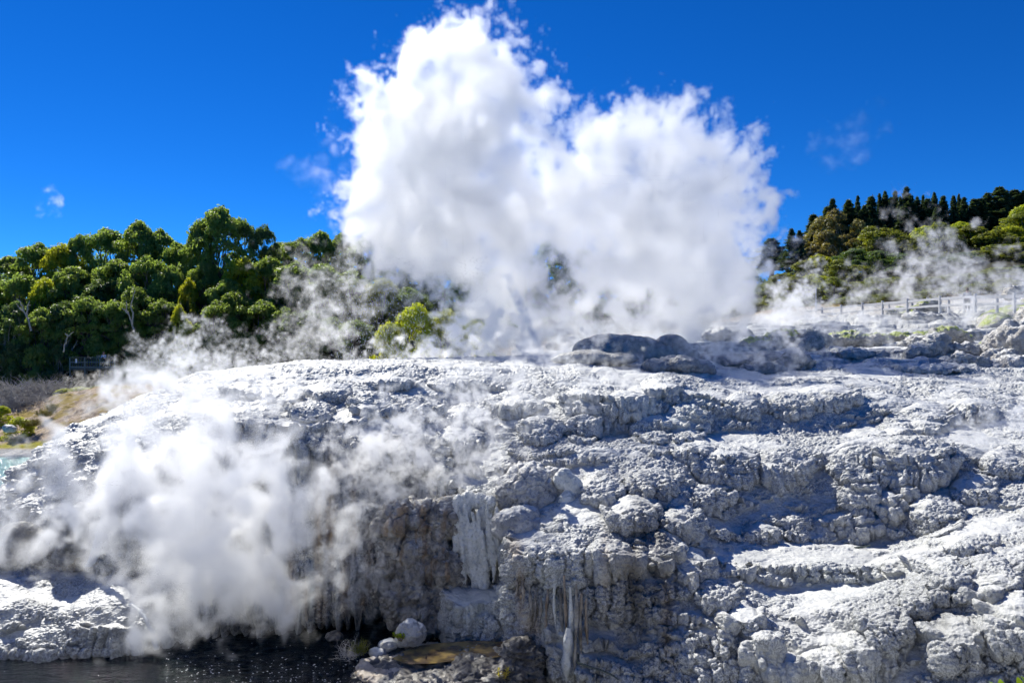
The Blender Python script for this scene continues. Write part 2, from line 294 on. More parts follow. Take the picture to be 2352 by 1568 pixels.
# ------------------------------------------------------------ rocks, mounds and flowstone
def tag(o,label=None,cat=None,group=None,kind=None):
    if label: o['label']=label
    if cat: o['category']=cat
    if group: o['group']=group
    if kind: o['kind']=kind
    return o
def mesh_from(name,V,Fc,mat,parent=None,smooth_=False,mats=None,midx=None):
    me=bpy.data.meshes.new(name); V=np.ascontiguousarray(V,np.float32); Fc=np.asarray(Fc,np.int32)
    me.vertices.add(len(V)); me.vertices.foreach_set('co',V.ravel())
    n,k=Fc.shape; me.loops.add(n*k); me.polygons.add(n); me.loops.foreach_set('vertex_index',Fc.ravel())
    me.polygons.foreach_set('loop_start',np.arange(n,dtype=np.int32)*k); me.polygons.foreach_set('loop_total',np.full(n,k,np.int32))
    me.polygons.foreach_set('use_smooth',np.full(n,smooth_))
    for m in (mats or [mat]): me.materials.append(m)
    if midx is not None: me.polygons.foreach_set('material_index',np.asarray(midx,np.int32))
    me.update(); me.validate()
    o=bpy.data.objects.new(name,me); COL.objects.link(o)
    if parent: o.parent=parent
    return o
def _ico():
    import bmesh
    bm=bmesh.new(); bmesh.ops.create_icosphere(bm,subdivisions=4,radius=1)
    v=np.array([x.co[:] for x in bm.verts]); f=np.array([[l.index for l in q.verts] for q in bm.faces]); bm.free(); return v,f
ICO=_ico()
def blobs_mesh(bl,voxel):
    Vs=[];Fs=[];o=0
    for b in bl:
        c_,r,rot=b; v=ICO[0]*np.array(r); m=np.array(Matrix.Rotation(rot,3,'Y')); v=v@m.T+np.array(c_); Vs.append(v); Fs.append(ICO[1]+o); o+=len(v)
    me=bpy.data.meshes.new('tmp'); me.from_pydata(np.concatenate(Vs).tolist(),[],np.concatenate(Fs).tolist())
    ob=bpy.data.objects.new('tmp',me); COL.objects.link(ob)
    md=ob.modifiers.new('r','REMESH'); md.mode='VOXEL'; md.voxel_size=voxel
    dg=bpy.context.evaluated_depsgraph_get(); ev=ob.evaluated_get(dg); m2=ev.to_mesh()
    n=len(m2.vertices); v=np.zeros(n*3,np.float32); m2.vertices.foreach_get('co',v); v=v.reshape(-1,3)
    q=np.zeros(len(m2.loops),np.int32); m2.loops.foreach_get('vertex_index',q); q=q.reshape(-1,4)
    ev.to_mesh_clear(); bpy.data.objects.remove(ob); bpy.data.meshes.remove(me)
    return v,q
def vnormals(v,q):
    fn=np.cross(v[q[:,2]]-v[q[:,0]],v[q[:,3]]-v[q[:,1]]); n=np.zeros_like(v)
    for k in range(4): 
        for a_ in range(3): n[:,a_]+=np.bincount(q[:,k],fn[:,a_],len(v))
    return n/(np.linalg.norm(n,axis=1,keepdims=True)+1e-9)
def relax(v,q,it):
    for _ in range(it):
        s=np.zeros_like(v); c_=np.zeros(len(v))
        for k in range(4):
            a_,b_=q[:,k],q[:,(k+1)%4]
            for x in range(3): s[:,x]+=np.bincount(a_,v[b_,x],len(v))+np.bincount(b_,v[a_,x],len(v))
            c_+=np.bincount(a_,None,len(v))+np.bincount(b_,None,len(v))
        v=.4*v+.6*s/c_[:,None]
    return v
def blobrock(name,bl,mat,voxel=.06,lumps=.08,lscale=1.5,rough=.05,rscale=4,strata=0,flutes=0,cracks=0,seed=0,relaxn=5,label=None,cat='rock',group=None,kind=None,parent=None):
    """bl: (px,py,rx px,ry px,D,depth ratio[,tilt degrees])"""
    L=[]
    for b in bl:
        px,py,rx,ry,D,dr=b[:6]; rot=math.radians(b[6]) if len(b)>6 else 0
        s=D/F; L.append((P(px,py,D),(rx*s,rx*s*dr,ry*s),rot))
    v,q=blobs_mesh(L,voxel); v=relax(v,q,relaxn)
    n=vnormals(v,q); w_=v+.15*np.stack([perlin(v*1.3,seed+i) for i in range(3)],-1)
    d=lumps*(lump(w_*lscale,seed)-.4)+rough*fbm(v*rscale,4,.55,seed+3)+rough*.5*(lump(w_*rscale*1.7,seed+8)-.4)
    if cracks:
        f1,f2=worley(w_*np.array([2.1,2.1,2.4],np.float32),seed+5,True); d-=cracks*np.clip(1-(f2-f1)/.09,0,1)
        f1,f2=worley(w_*5,seed+6,True); d-=cracks*.4*np.clip(1-(f2-f1)/.1,0,1)
    if flutes: d+=flutes*perlin(np.stack([v[:,0]*5,v[:,1]*4,v[:,2]*.5],-1),seed+9)*np.clip(1-np.abs(n[:,2])*1.3,0,1)
    v=v+n*d[:,None]
    if strata:
        zz=v[:,2]/.11+perlin(v*1.2,seed+11)*1.5; fr=zz-np.floor(zz); s_=strata*(smooth(fr)-.5); hn=n.copy(); hn[:,2]=0; v=v+hn*s_[:,None]
    c0=v.mean(0); c0[2]=v[:,2].min()
    o=mesh_from(name,v-c0,q,mat,parent,True); o.location=c0
    return tag(o,label,cat if not kind else None,group,kind)
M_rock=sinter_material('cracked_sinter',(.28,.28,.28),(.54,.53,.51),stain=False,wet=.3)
def ochre_streaks(m):
    t=m.node_tree; b=[n for n in t.nodes if n.type=='BSDF_PRINCIPLED'][0]; src=b.inputs['Base Color'].links[0].from_socket
    g=t.nodes.new('ShaderNodeNewGeometry'); mp=t.nodes.new('ShaderNodeMapping'); mp.inputs['Scale'].default_value=(3.2,2,.35); t.links.new(g.outputs['Position'],mp.inputs[0])
    n=t.nodes.new('ShaderNodeTexNoise'); n.inputs['Scale'].default_value=1; n.inputs['Detail'].default_value=4; t.links.new(mp.outputs[0],n.inputs['Vector'])
    r=t.nodes.new('ShaderNodeMapRange'); r.inputs[1].default_value=.54; r.inputs[2].default_value=.66; r.inputs[4].default_value=.55; t.links.new(n.outputs['Fac'],r.inputs[0])
    x=t.nodes.new('ShaderNodeMix'); x.data_type='RGBA'; x.inputs[7].default_value=(.30,.17,.06,1); t.links.new(r.outputs[0],x.inputs[0]); t.links.new(src,x.inputs[6]); t.links.new(x.outputs[2],b.inputs['Base Color'])
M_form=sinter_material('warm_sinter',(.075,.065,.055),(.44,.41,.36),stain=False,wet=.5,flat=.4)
ochre_streaks(M_form)
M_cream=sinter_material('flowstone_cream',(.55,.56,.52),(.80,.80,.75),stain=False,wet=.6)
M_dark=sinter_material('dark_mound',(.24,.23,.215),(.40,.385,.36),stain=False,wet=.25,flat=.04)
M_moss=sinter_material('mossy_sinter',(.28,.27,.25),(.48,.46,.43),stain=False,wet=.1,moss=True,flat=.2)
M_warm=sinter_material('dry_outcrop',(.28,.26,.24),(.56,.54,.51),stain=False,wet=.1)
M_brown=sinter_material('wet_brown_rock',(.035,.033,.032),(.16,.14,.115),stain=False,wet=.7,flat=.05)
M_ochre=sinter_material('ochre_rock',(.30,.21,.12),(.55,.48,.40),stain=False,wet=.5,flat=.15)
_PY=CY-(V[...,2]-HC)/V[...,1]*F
def surf_D(px,py,lo=.35):
    c_=int(np.argmin(np.abs(upx-px))); k=np.where((_PY[:,c_]<=py)&(TT[:,c_]>lo))[0]; return float(V[k[0],c_,1]) if len(k) else float(V[-1,c_,1])
def settle(bl):
    b0=max(bl,key=lambda b:b[1]+b[3]); D0=surf_D(b0[0],b0[1]+b0[3]*.55)+.2; return [tuple(b[:4])+(D0+(b[4]-b0[4]),)+tuple(b[5:]) for b in bl]
R=blobrock
SET=lambda bl: settle(bl)
R('cracked_boulder',[(1214,1128,72,62,24.6,.8),(1180,1140,42,50,24.5,.8),(1262,1130,40,58,24.8,.8)],M_rock,.04,.14,1.6,.07,4,cracks=.09,flutes=.05,seed=11,label='large rounded boulder with a cracked crust in the middle of the terrace',cat='boulder')
R('rounded_boulder',[(1190,1203,60,42,23.7,.8),(1155,1205,28,34,23.7,.8),(1240,1215,40,32,23.8,.8)],M_rock,.045,.13,2.2,.04,5,seed=17,label='smaller pale rounded boulder directly below the cracked boulder',cat='boulder')
R('flowstone_mound',[(1292,1098,20,26,24.2,.7,25),(1318,1118,20,32,24.1,.7,-25),(1304,1146,22,18,24.0,.8)],M_cream,.035,.05,3,.03,5,flutes=.05,seed=21,label='milky white flowstone lump right of the cracked boulder',cat='flowstone')
R('rock_formation',[(905,1196,44,34,23.9,.9,-35),(950,1185,50,26,24.3,1,-10),(975,1215,46,60,24.2,.9),(1020,1190,60,44,24.6,.8),(900,1260,22,70,24.0,1.1,10),(945,1290,34,62,23.9,.9,8),(1010,1300,46,70,24.1,.8,-15),(930,1380,52,58,23.9,.9),(985,1400,44,60,23.9,.8),(1040,1330,22,80,24.2,.8,-18)],M_form,.045,.32,1.25,.15,3.0,flutes=.16,cracks=.12,seed=31,relaxn=4,label='craggy sinter rock with hollows and hanging folds left of the drapery',cat='rock')
R('flowstone_curtain',[(1052,1165,16,30,24.3,.7),(1075,1150,20,22,24.4,.7),(1100,1150,22,18,24.4,.7),(1125,1155,16,18,24.3,.7),(1050,1230,10,70,24.1,.8),(1062,1260,8,90,24.0,.8,-3),(1073,1240,9,84,24.05,.8,-3),(1083,1280,8,90,23.95,.8,-5),(1094,1270,7,96,23.95,.8,-5),(1104,1250,7,84,23.95,.8,-4),(1112,1290,6,76,23.85,.8,-4),(1122,1235,7,80,23.95,.8,-3),(1131,1255,6,84,23.85,.8,-2),(1141,1225,7,66,23.9,.8),(1098,1320,12,34,23.95,.8,-12),(1110,1338,13,22,23.9,.8),(1085,1325,8,40,24.0,.8,-14),(1068,1200,18,40,24.2,.5),(1110,1200,18,36,24.2,.5)],M_cream,.026,.04,4,.035,6,flutes=.07,seed=41,relaxn=2,label='pale fluted flowstone curtain hanging between the craggy rock and boulders',cat='flowstone')
R('small_boulder',[(944,1452,34,27,21.6,.9,15),(925,1468,22,18,21.5,.9)],M_rock,.035,.08,2,.05,5,cracks=.03,seed=51,label='small pale angular boulder beside the green plant above the dark river',cat='boulder')
for k_,(x_,y_,rx,ry,D_r,lb) in enumerate([(890,1480,22,13,21.4,'small grey stone just left of the little green plant'),(868,1500,20,12,21.2,'flat grey stone behind the dead grass tuft')]):
    R('stone',[(x_,y_,rx,ry,D_r,.9)],M_rock,.035,.05,3,.03,6,seed=60+k_,label=lb,cat='stone')
R('rock_slab',[(1000,1545,160,22,20.6,1.0,4),(900,1562,85,20,20.3,1,8),(1120,1525,120,26,20.9,1,0),(1200,1515,50,48,20.8,1.1),(1080,1590,190,55,20.4,.8),(850,1600,60,30,20.2,1,10),(1020,1512,70,14,21.3,1),(1190,1560,60,40,20.3,.8)],M_brown,.04,.12,1.3,.08,3,strata=.16,cracks=.05,seed=71,relaxn=2,label='dark layered rock slab at the bottom edge beside the river',cat='rock')
R('pale_slab',[(880,1540,62,10,20.4,1.3,10),(945,1526,60,9,20.8,1.3,5),(850,1560,30,10,20.1,1.2,12)],M_ochre,.035,.05,2,.05,4,strata=.05,seed=75,label='pale ochre wet rock shelf on top of the dark layered slab',cat='rock')
R('river_stone',[(768,1462,22,10,24.2,1)],M_brown,.04,.06,3,.04,5,seed=81,label='dark stone breaking the water inside the shaded cave',cat='stone')
R('dark_rock',[(45,1245,46,46,26.6,.8),(95,1255,40,40,26.8,.8),(20,1270,40,30,26.4,.8)],M_brown,.05,.12,1.5,.08,3,seed=83,label='black rock half hidden in steam above the left ledge',cat='rock')
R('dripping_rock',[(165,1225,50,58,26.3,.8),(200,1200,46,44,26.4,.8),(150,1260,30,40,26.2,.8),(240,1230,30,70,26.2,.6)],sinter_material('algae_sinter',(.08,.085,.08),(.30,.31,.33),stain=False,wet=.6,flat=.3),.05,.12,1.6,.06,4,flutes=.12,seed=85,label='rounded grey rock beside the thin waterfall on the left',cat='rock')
# geyser mounds
MG='smooth dark mounds round the geyser vent'
R('geyser_mound',SET([(1425,802,92,36,43,.6),(1380,805,62,30,42.6,.6),(1480,812,70,26,43,.6)]),M_dark,.09,.22,.7,.05,2,cracks=.04,seed=91,group=MG,label='largest smooth dark mound right of the water jet',cat='mound')
R('geyser_mound',SET([(1545,806,46,36,42.5,.6),(1575,818,34,24,42.3,.6),(1510,815,40,24,42.5,.6)]),M_dark,.09,.22,.7,.05,2,cracks=.05,seed=92,group=MG,label='steep dark mound just right of the largest one, seamed by a crease',cat='mound')
R('geyser_mound',SET([(1345,822,70,17,41.5,.6),(1300,826,35,8,41.4,.6),(1410,825,60,12,41.5,.6)]),M_dark,.08,.15,.8,.04,2,seed=93,group=MG,label='low dark mound in front of the largest geyser mound',cat='mound')
R('geyser_mound',SET([(1292,789,24,17,44.5,.7,-15),(1268,795,16,10,44.3,.7)]),M_dark,.08,.12,1,.06,3,seed=94,group=MG,label='small pointed dark mound right beside the water jet',cat='mound')
MB='rounded rocks along the rim of the terrace'
for k_,(bl,lb) in enumerate([([(1560,842,60,20,38.5,.7),(1510,845,36,15,38.3,.7),(1600,846,38,16,38.5,.7)],'rounded grey rim rock below the dark mounds'),
    ([(1700,832,75,12,40,.7),(1660,830,60,11,40.5,.7)],'long flat rim rock between two rounded ones'),
    ([(1755,846,42,18,38.2,.7),(1725,852,30,10,38,.7)],'low humped rim rock in front of the long flat one'),
    ([(1825,835,50,20,39,.7),(1780,828,60,14,39.5,.7),(1858,842,14,14,38.8,.8)],'blunt ended rim rock with a steep right side')]):
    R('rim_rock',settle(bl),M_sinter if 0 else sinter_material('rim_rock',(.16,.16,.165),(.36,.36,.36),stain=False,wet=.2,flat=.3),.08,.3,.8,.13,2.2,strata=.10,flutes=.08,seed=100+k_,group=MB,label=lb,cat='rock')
FG='rocks and humps scattered over the right plateau'
FR=[([(1640,772,30,12,57,.7),(1665,768,26,12,57,.7)],M_rock,'pale lumpy hump on the plateau right of the dark mounds'),
([(1700,768,22,9,58,.7),(1715,766,14,8,58,.7)],M_rock,'knobbly hump beside the pale one on the plateau'),
([(1800,786,56,24,53,.6),(1760,792,60,16,53,.6)],M_moss,'broad grey hump with a mossy crest'),
([(1872,778,34,22,53,.7),(1862,790,26,18,52.6,.7)],M_rock,'folded hump standing out of the steam on the plateau'),
([(1960,782,70,18,52,.6),(2010,786,40,18,52,.6),(1920,786,50,16,52,.6)],M_moss,'long low mossy ridge across the plateau'),
([(2100,775,75,9,51,.6),(2050,777,40,8,51,.6)],M_moss,'thin mossy shelf behind the angular rocks'),
([(2190,772,34,18,50,.7),(2160,768,26,14,50,.7),(2215,780,18,12,50,.7)],M_moss,'bright green mossy boulder behind the angular rocks'),
([(2100,790,32,15,48,.7,-8),(2130,788,25,16,48,.7)],M_rock,'blocky grey rock in the middle of the plateau'),
([(2150,792,26,22,46,.7,-25),(2115,806,40,14,46,.7,-10),(2170,795,14,18,46,.7)],M_rock,'tall angular grey rock beside the green boulder'),
([(2205,800,24,16,46,.7),(2240,806,28,12,46,.7)],M_rock,'square topped grey rock left of the green slope'),
([(2215,828,34,18,43,.7,10),(2250,832,26,18,43,.7)],M_rock,'dark sided rounded rock at the foot of the big outcrop'),
([(2060,812,40,10,46,.7),(2020,815,30,8,46,.7)],M_rock,'flat grey rock low on the plateau'),
([(1960,812,50,9,44,.7)],M_rock,'low pale swell near the rim of the plateau'),
([(2120,850,90,8,40,.7),(2200,848,60,9,40,.7)],M_rock,'long thin rock lying along the rim on the right'),
([(2128,705,32,12,57,.7,-12),(2150,708,26,10,57,.7)],M_moss,'mossy hump close below the plank fence'),
([(2062,716,24,9,58,.7,-5),(2082,722,22,9,57,.7)],M_moss,'dark green knob below the plank fence'),
([(2110,728,36,9,55,.7),(2140,730,26,8,55,.7)],M_rock,'pale rock below the mossy hump'),
([(2230,770,20,9,50,.7)],M_rock,'small dark rock in steam at the foot of the green slope'),
([(2326,670,20,14,56,.8,-35),(2340,664,16,10,56,.8)],M_warm,'leaning white boulder in steam near the right edge')]
for k_,(bl,m_,lb) in enumerate(FR): R('plateau_rock',settle(bl),m_,.08,.3,.9,.17,2.2,strata=.16,cracks=.06,seed=120+k_,group=FG,label=lb,cat='rock')
R('green_slope',settle([(2310,726,70,20,50,.8,-18),(2350,712,60,20,51,.8,-15),(2280,745,36,14,49,.8,-30),(2360,735,60,18,49,.8)]),M_moss,.09,.15,.9,.06,2.5,seed=150,label='bright green mossy slab slanting up to the right edge',cat='rock')
R('green_ledge',[(2262,800,16,34,45,.8,38),(2250,812,14,22,45,.8,40)],M_moss,.07,.1,1.5,.05,3,seed=151,label='narrow yellow green ledge leaning on the big outcrop',cat='rock')
R('rock_outcrop',[(2350,800,60,66,43.5,.8,-20),(2300,835,40,40,42.5,.8,-20),(2400,770,70,80,44,.8),(2330,850,60,30,41.5,.8),(2290,795,24,40,44,.8,35)],M_warm,.09,.3,.8,.2,1.8,cracks=.1,flutes=.1,seed=152,label='big pale cracked rock outcrop at the right edge above the terrace',cat='outcrop')
R('bank_boulder',[(24,984,14,9,63,.8),(14,982,8,7,63,.8)],M_rock,.08,.1,2,.06,3,seed=160,label='pale boulder on the grassy bank beside the blue pool',cat='boulder')
# hanging flowstone columns on the drapery
CG='thin flowstone columns hanging on the right drapery'
rng=np.random.default_rng(5)
def cone_strip(pts,rads,sides=7,seed=0):
    V_=[];Fc=[]
    for i,(p_,r_) in enumerate(zip(pts,rads)):
        for k in range(sides):
            a_=2*math.pi*k/sides; V_.append((p_[0]+r_*math.cos(a_),p_[1]+r_*math.sin(a_),p_[2]))
    for i in range(len(pts)-1):
        for k in range(sides):
            a_=i*sides+k; b_=i*sides+(k+1)%sides; Fc.append((a_,b_,b_+sides,a_+sides))
    return np.array(V_),np.array(Fc)
cols=[(1228,1360,1440,20.9,.04),(1240,1370,1455,20.9,.05),(1256,1352,1470,20.8,.05),(1275,1330,1440,20.7,.05),(1290,1350,1480,20.6,.06),(1298,1320,1500,20.4,.05),(1310,1345,1530,20.2,.07),(1322,1340,1555,20.0,.06),(1303,1440,1568,19.9,.10),(1335,1360,1520,20.1,.05),(1348,1372,1500,20.2,.05),(1218,1340,1420,21.0,.05),(1200,1330,1390,21.2,.05),(1186,1330,1375,21.3,.04)]
for k_,(x_,y0,y1,D_c,r_) in enumerate(cols):
    nn=14; pts=[];rr=[]
    for i in range(nn):
        f_=i/(nn-1); pt=P(x_+2.5*math.sin(f_*4+k_),y0+(y1-y0)*f_,D_c-.05*f_); pts.append(pt)
        rr.append(max(.006,r_*(.6 if k_!=8 else .8)*(.35+1.1*math.sin(math.pi*min(1,f_*.9+.12))**.7)*(1-.25*math.sin(f_*13+k_))))
    v_,f_=cone_strip(pts,rr); o=mesh_from('flowstone_column',v_,f_,M_cream if k_ in (6,8,3) else M_form,None,True)
    tag(o,('thick milky white flowstone column at the foot of the drapery' if k_==8 else 'thin hanging flowstone column on the drapery right of the boulders'),'flowstone',CG if k_!=8 else None)
# ------------------------------------------------------------ foliage
def leaf_material(name,c1,c2,trans=.55,rough=.45):
    t=MT(name); at=t.attr('shade'); oi=t.n('ShaderNodeObjectInfo')
    c=t.mix(at.outputs['Fac'],c1,c2)
    hv=t.n('ShaderNodeHueSaturation'); t.put(hv.inputs['Color'],c); t.put(hv.inputs['Value'],t.math('ADD',t.math('MULTIPLY',oi.outputs['Random'],.5),.75)); t.put(hv.inputs['Hue'],t.math('ADD',t.math('MULTIPLY',oi.outputs['Random'],.035),.482))
    c=hv.outputs[0]
    b=t.n('ShaderNodeBsdfPrincipled'); t.put(b.inputs['Base Color'],c); b.inputs['Roughness'].default_value=rough; b.inputs['Specular IOR Level'].default_value=.4
    tr=t.n('ShaderNodeBsdfTranslucent'); t.put(tr.inputs['Color'],t.mix(.65,c,(min(1,c2[0]*3.8),min(1,c2[1]*3.6),c2[2]*1.2)))
    m=t.n('ShaderNodeMixShader'); m.inputs[0].default_value=trans; t.t.links.new(b.outputs[0],m.inputs[1]); t.t.links.new(tr.outputs[0],m.inputs[2]); t.t.links.new(m.outputs[0],t.o.inputs['Surface'])
    return t.m
M_leaf=leaf_material('broad_leaves',(.06,.10,.04),(.17,.235,.08))
M_leafy=leaf_material('yellow_green_leaves',(.12,.17,.02),(.28,.34,.035))
M_leafo=leaf_material('olive_leaves',(.07,.10,.022),(.17,.19,.035),.45)
M_gum=leaf_material('bronze_gum_leaves',(.09,.095,.035),(.22,.19,.07),.3)
M_needle=leaf_material('needles',(.03,.055,.038),(.07,.105,.06),.3)
M_scrub=leaf_material('scrub_leaves',(.04,.075,.035),(.10,.15,.06),.45)
M_bark=plain('bark',(.16,.13,.10),.85,.3,8,.02,True)
M_pale=plain('pale_bark',(.36,.34,.29),.8,.2,8,.02,True)
M_deadw=plain('dead_wood',(.42,.40,.38),.85,.25,8,.01,True)
def leaves(C,Nn,size,rng,elong=1.0):
    """quads at C facing Nn"""
    n=len(C); a_=rng.standard_normal((n,3)); a_-=Nn*(a_*Nn).sum(1,keepdims=True); a_/=np.linalg.norm(a_,axis=1,keepdims=True)+1e-9
    b_=np.cross(Nn,a_); s=(size*rng.uniform(.6,1.35,n))[:,None]
    A=a_*s*elong; B=b_*s*.62
    Q=np.stack([C-A,C-B*.9+A*.1,C+A,C+B*.9+A*.1],1).reshape(-1,3)
    return Q
def leaf_obj(name,C,Nn,size,mat,rng,parent=None,shade=None,elong=1.0):
    Q=leaves(C,Nn,size,rng,elong); n=len(C)
    o=mesh_from(name,Q,np.arange(4*n).reshape(-1,4),mat,parent,False)
    if shade is None: shade=rng.random(n)
    at=o.data.attributes.new('shade','FLOAT','POINT'); at.data.foreach_set('value',np.repeat(np.clip(shade,0,1),4).astype(np.float32))
    return o
def unit(v): return v/(np.linalg.norm(v,axis=-1,keepdims=True)+1e-9)
def tube_mesh(paths,sides=6):
    Vs=[];Fs=[];o=0
    for pts,rads in paths:
        pts=np.array(pts,float); m=len(pts); dirs=unit(np.gradient(pts,axis=0)); 
        up_=np.array([0,0,1.]) if abs(dirs[0][2])<.8 else np.array([1.,0,0])
        a_=unit(np.cross(dirs,up_)); b_=np.cross(dirs,a_)
        ang=np.arange(sides)*2*math.pi/sides
        V_=pts[:,None]+np.array(rads)[:,None,None]*(np.cos(ang)[None,:,None]*a_[:,None]+np.sin(ang)[None,:,None]*b_[:,None])
        Vs.append(V_.reshape(-1,3))
        i=np.arange(m-1)[:,None]*sides; k=np.arange(sides)[None]; k2=(k+1)%sides
        Fs.append(np.stack([i+k,i+k2,i+sides+k2,i+sides+k],-1).reshape(-1,4)+o); o+=m*sides
    return np.concatenate(Vs),np.concatenate(Fs)
def limb(p0,p1,r0,r1,rng,bend=.15,n=6):
    p0=np.array(p0,float);p1=np.array(p1,float); L=np.linalg.norm(p1-p0); t=np.linspace(0,1,n)
    o1=rng.standard_normal(3)*bend*L; o2=rng.standard_normal(3)*bend*.5*L
    pts=p0+(p1-p0)*t[:,None]+np.sin(t*math.pi)[:,None]*o1+np.sin(t*2*math.pi)[:,None]*o2
    return pts,r0+(r1-r0)*t
def broad_tree(seed,mat,bark,leafsize=.17,nclump=105,per=190,low=.04,spread=1.0,loose=0.0,trunk_show=False):
    """unit tree: height 10, crown radius about 4"""
    rng=np.random.default_rng(seed)
    root=bpy.data.objects.new('broadleaf_tree',None); COL.objects.link(root)
    cl=[];
    for i in range(nclump):
        # clumps on the crown's envelope, more towards the top
        u=rng.uniform(low,1); th=rng.uniform(0,2*math.pi)
        prof=math.sqrt(max(0,1-((u-.40)/.62)**2)) if u>.40 else .86+.14*u/.40
        rr=(4.0+.5*math.sin(th*2+seed)+.35*math.sin(th*3+u*5))*spread*max(.25,prof)*rng.uniform(.66,1.08); z=10*u*.93
        cl.append((rr*math.cos(th),rr*math.sin(th),z*rng.uniform(.93,1.0),rng.choice([rng.uniform(.45,.8),rng.uniform(.7,1.25)])*(1-.25*loose)))
    for i in range(nclump//5): 
        th=rng.uniform(0,2*math.pi); rr=rng.uniform(0,2.4); cl.append((rr*math.cos(th),rr*math.sin(th),9.3-rr*.55+rng.uniform(-.5,.45),rng.uniform(.5,1.2)))
    Cs=[];Ns=[];Sh=[]
    for (x,y,z,r) in cl:
        m=int(per*r*r/1.2)
        v=unit(rng.standard_normal((m,3))); v[:,2]=np.where(v[:,2]<-.25,-v[:,2],v[:,2])
        rad=r*rng.uniform(.55,1.03,m)**.5*(1+.18*np.sin(v[:,0]*9+x)*np.sin(v[:,1]*8+y))
        c_=np.array([x,y,z])+v*rad[:,None]*np.array([1.05,1.05,.78])
        Cs.append(c_); nn=unit(v*1.0+rng.standard_normal((m,3))*.55+np.array([0,0,.35])); Ns.append(nn)
        b0=rng.uniform(0,.6); Sh.append(b0+rng.random(m)*.4)
    C_=np.concatenate(Cs);N_=np.concatenate(Ns);S_=np.concatenate(Sh)
    leaf_obj('crown',C_,N_,leafsize,mat,rng,root,S_,1.25)
    paths=[limb((0,0,0),(rng.uniform(-.4,.4),rng.uniform(-.4,.4),4.6),.30,.2,rng,.06)]
    top=paths[0][0][-1]
    for i in range(0,len(cl),4):
        x,y,z,r=cl[i]; f_=rng.uniform(.35,1); st=paths[0][0][min(5,int(f_*5))]
        paths.append(limb(st,(x*.9,y*.9,z-.2),.11,.035,rng,.14,7))
    v_,f_=tube_mesh(paths,5); t_=mesh_from('trunk',v_,f_,bark,root,True)
    return root
def pine_tree(seed,bare=0.15,gap=.0):
    """unit conifer: height 14, radius about 2.6"""
    rng=np.random.default_rng(seed); root=bpy.data.objects.new('pine_tree',None); COL.objects.link(root)
    H=14.; paths=[limb((0,0,0),(rng.uniform(-.2,.2),rng.uniform(-.2,.2),H),.24,.02,rng,.008,9)]
    Cs=[];Ns=[]
    z=H*bare
    while z<H*.985:
        f_=(z-H*bare)/(H*(1-bare)); R_=2.7*(1-f_)**.95*rng.uniform(.7,1.15)+.05
        nb=int(rng.integers(5,8)); a0=rng.uniform(0,6.28)
        for b in range(nb):
            a_=a0+b*6.283/nb+rng.uniform(-.25,.25); L=R_*rng.uniform(.65,1.12); dr=rng.uniform(-.12,.3)
            tip=np.array([L*math.cos(a_),L*math.sin(a_),z+L*dr]); st=np.array([0,0,z-.1])
            if L>.7: paths.append(limb(st,tip,.045,.012,rng,.05,4))
            m=int(20+95*L/2.5*(1-gap)); t=rng.uniform(.12,1.05,m)**.8; wid=(.06+.26*(1-t))*min(1,L)
            c_=st+(tip-st)*t[:,None]; side=np.array([-math.sin(a_),math.cos(a_),0]); c_=c_+side*(rng.standard_normal(m)*wid*.9)[:,None]; c_[:,2]+=rng.standard_normal(m)*.09-.12*t
            Cs.append(c_); Ns.append(unit(rng.standard_normal((m,3))*.6+np.array([0,0,.8])))
        z+=rng.uniform(.38,.62)*(1-.35*f_)
    leaf_obj('crown',np.concatenate(Cs),np.concatenate(Ns),.13,M_needle,rng,root,None,1.9)
    v_,f_=tube_mesh(paths,5); mesh_from('trunk',v_,f_,M_bark,root,True)
    return root
def copy_tree(r,loc,rz,sc,label,cat,group,name=None):
    c_=r.copy(); COL.objects.link(c_); c_.location=loc; c_.rotation_euler=(0,0,rz); c_.scale=sc
    if name: c_.name=name
    for ch in [o for o in PROTO_CH[r.name]]:
        d=ch.copy(); COL.objects.link(d); d.parent=c_
    return tag(c_,label,cat,group)
PROTO_CH={}
def proto(r): PROTO_CH[r.name]=list(r.children) if r.children else [o for o in bpy.data.objects if o.parent==r]; return r
# ------------------------------------------------------------ the land behind
GD=[34,44,55,61,63,70,75,80,86,92,100,115,140,200,400,1500]
GT={-1500:[-2,-2,-2,-.4,.4,2,2,2,3,7,11,14,16,18,20,24],
-100:[-2,-2,-2,-.3,.35,1.6,2.4,1.8,3,7,11,14,16,20,24,28],
60:[-2,-2,-2,-.3,.45,2.0,3.2,2.4,3.6,7,11,14,16,20,24,28],
160:[-2,-2,-1,.0,.8,3.0,4.2,3.6,4.6,7,11,14,16,20,24,28],
250:[-2,-2,0,.8,1.6,4.0,4.75,4.6,5.4,8,12,15,17,20,24,28],
340:[-2,-1,1,2,2.6,4.3,4.8,4.6,5.6,8,12,15,17,20,24,28],
600:[2,3,4,4,4.2,4.6,5,5.5,6,9,13,16,17,20,24,28],
1000:[6,6,6,6.4,6.6,7,7.5,7.6,8,9,11,13,15,18,24,28],
1500:[6,6,6.2,6.5,7,8.4,9.5,10,10.5,11,12,14,16,18,24,28],
1850:[6,6.5,7.5,8.6,9,11.0,12.0,12.5,13,14,15.4,17.5,20,23,28,32],
2352:[6,6.8,8,9.2,9.8,12.0,13,14,15,17,19,22,25,28,32,36],
4000:[6,7,8,9.5,10,12.4,14,15,16,18,21,24,27,30,34,38]}
gpx=sorted(GT); gta=np.array([GT[a] for a in gpx],float)
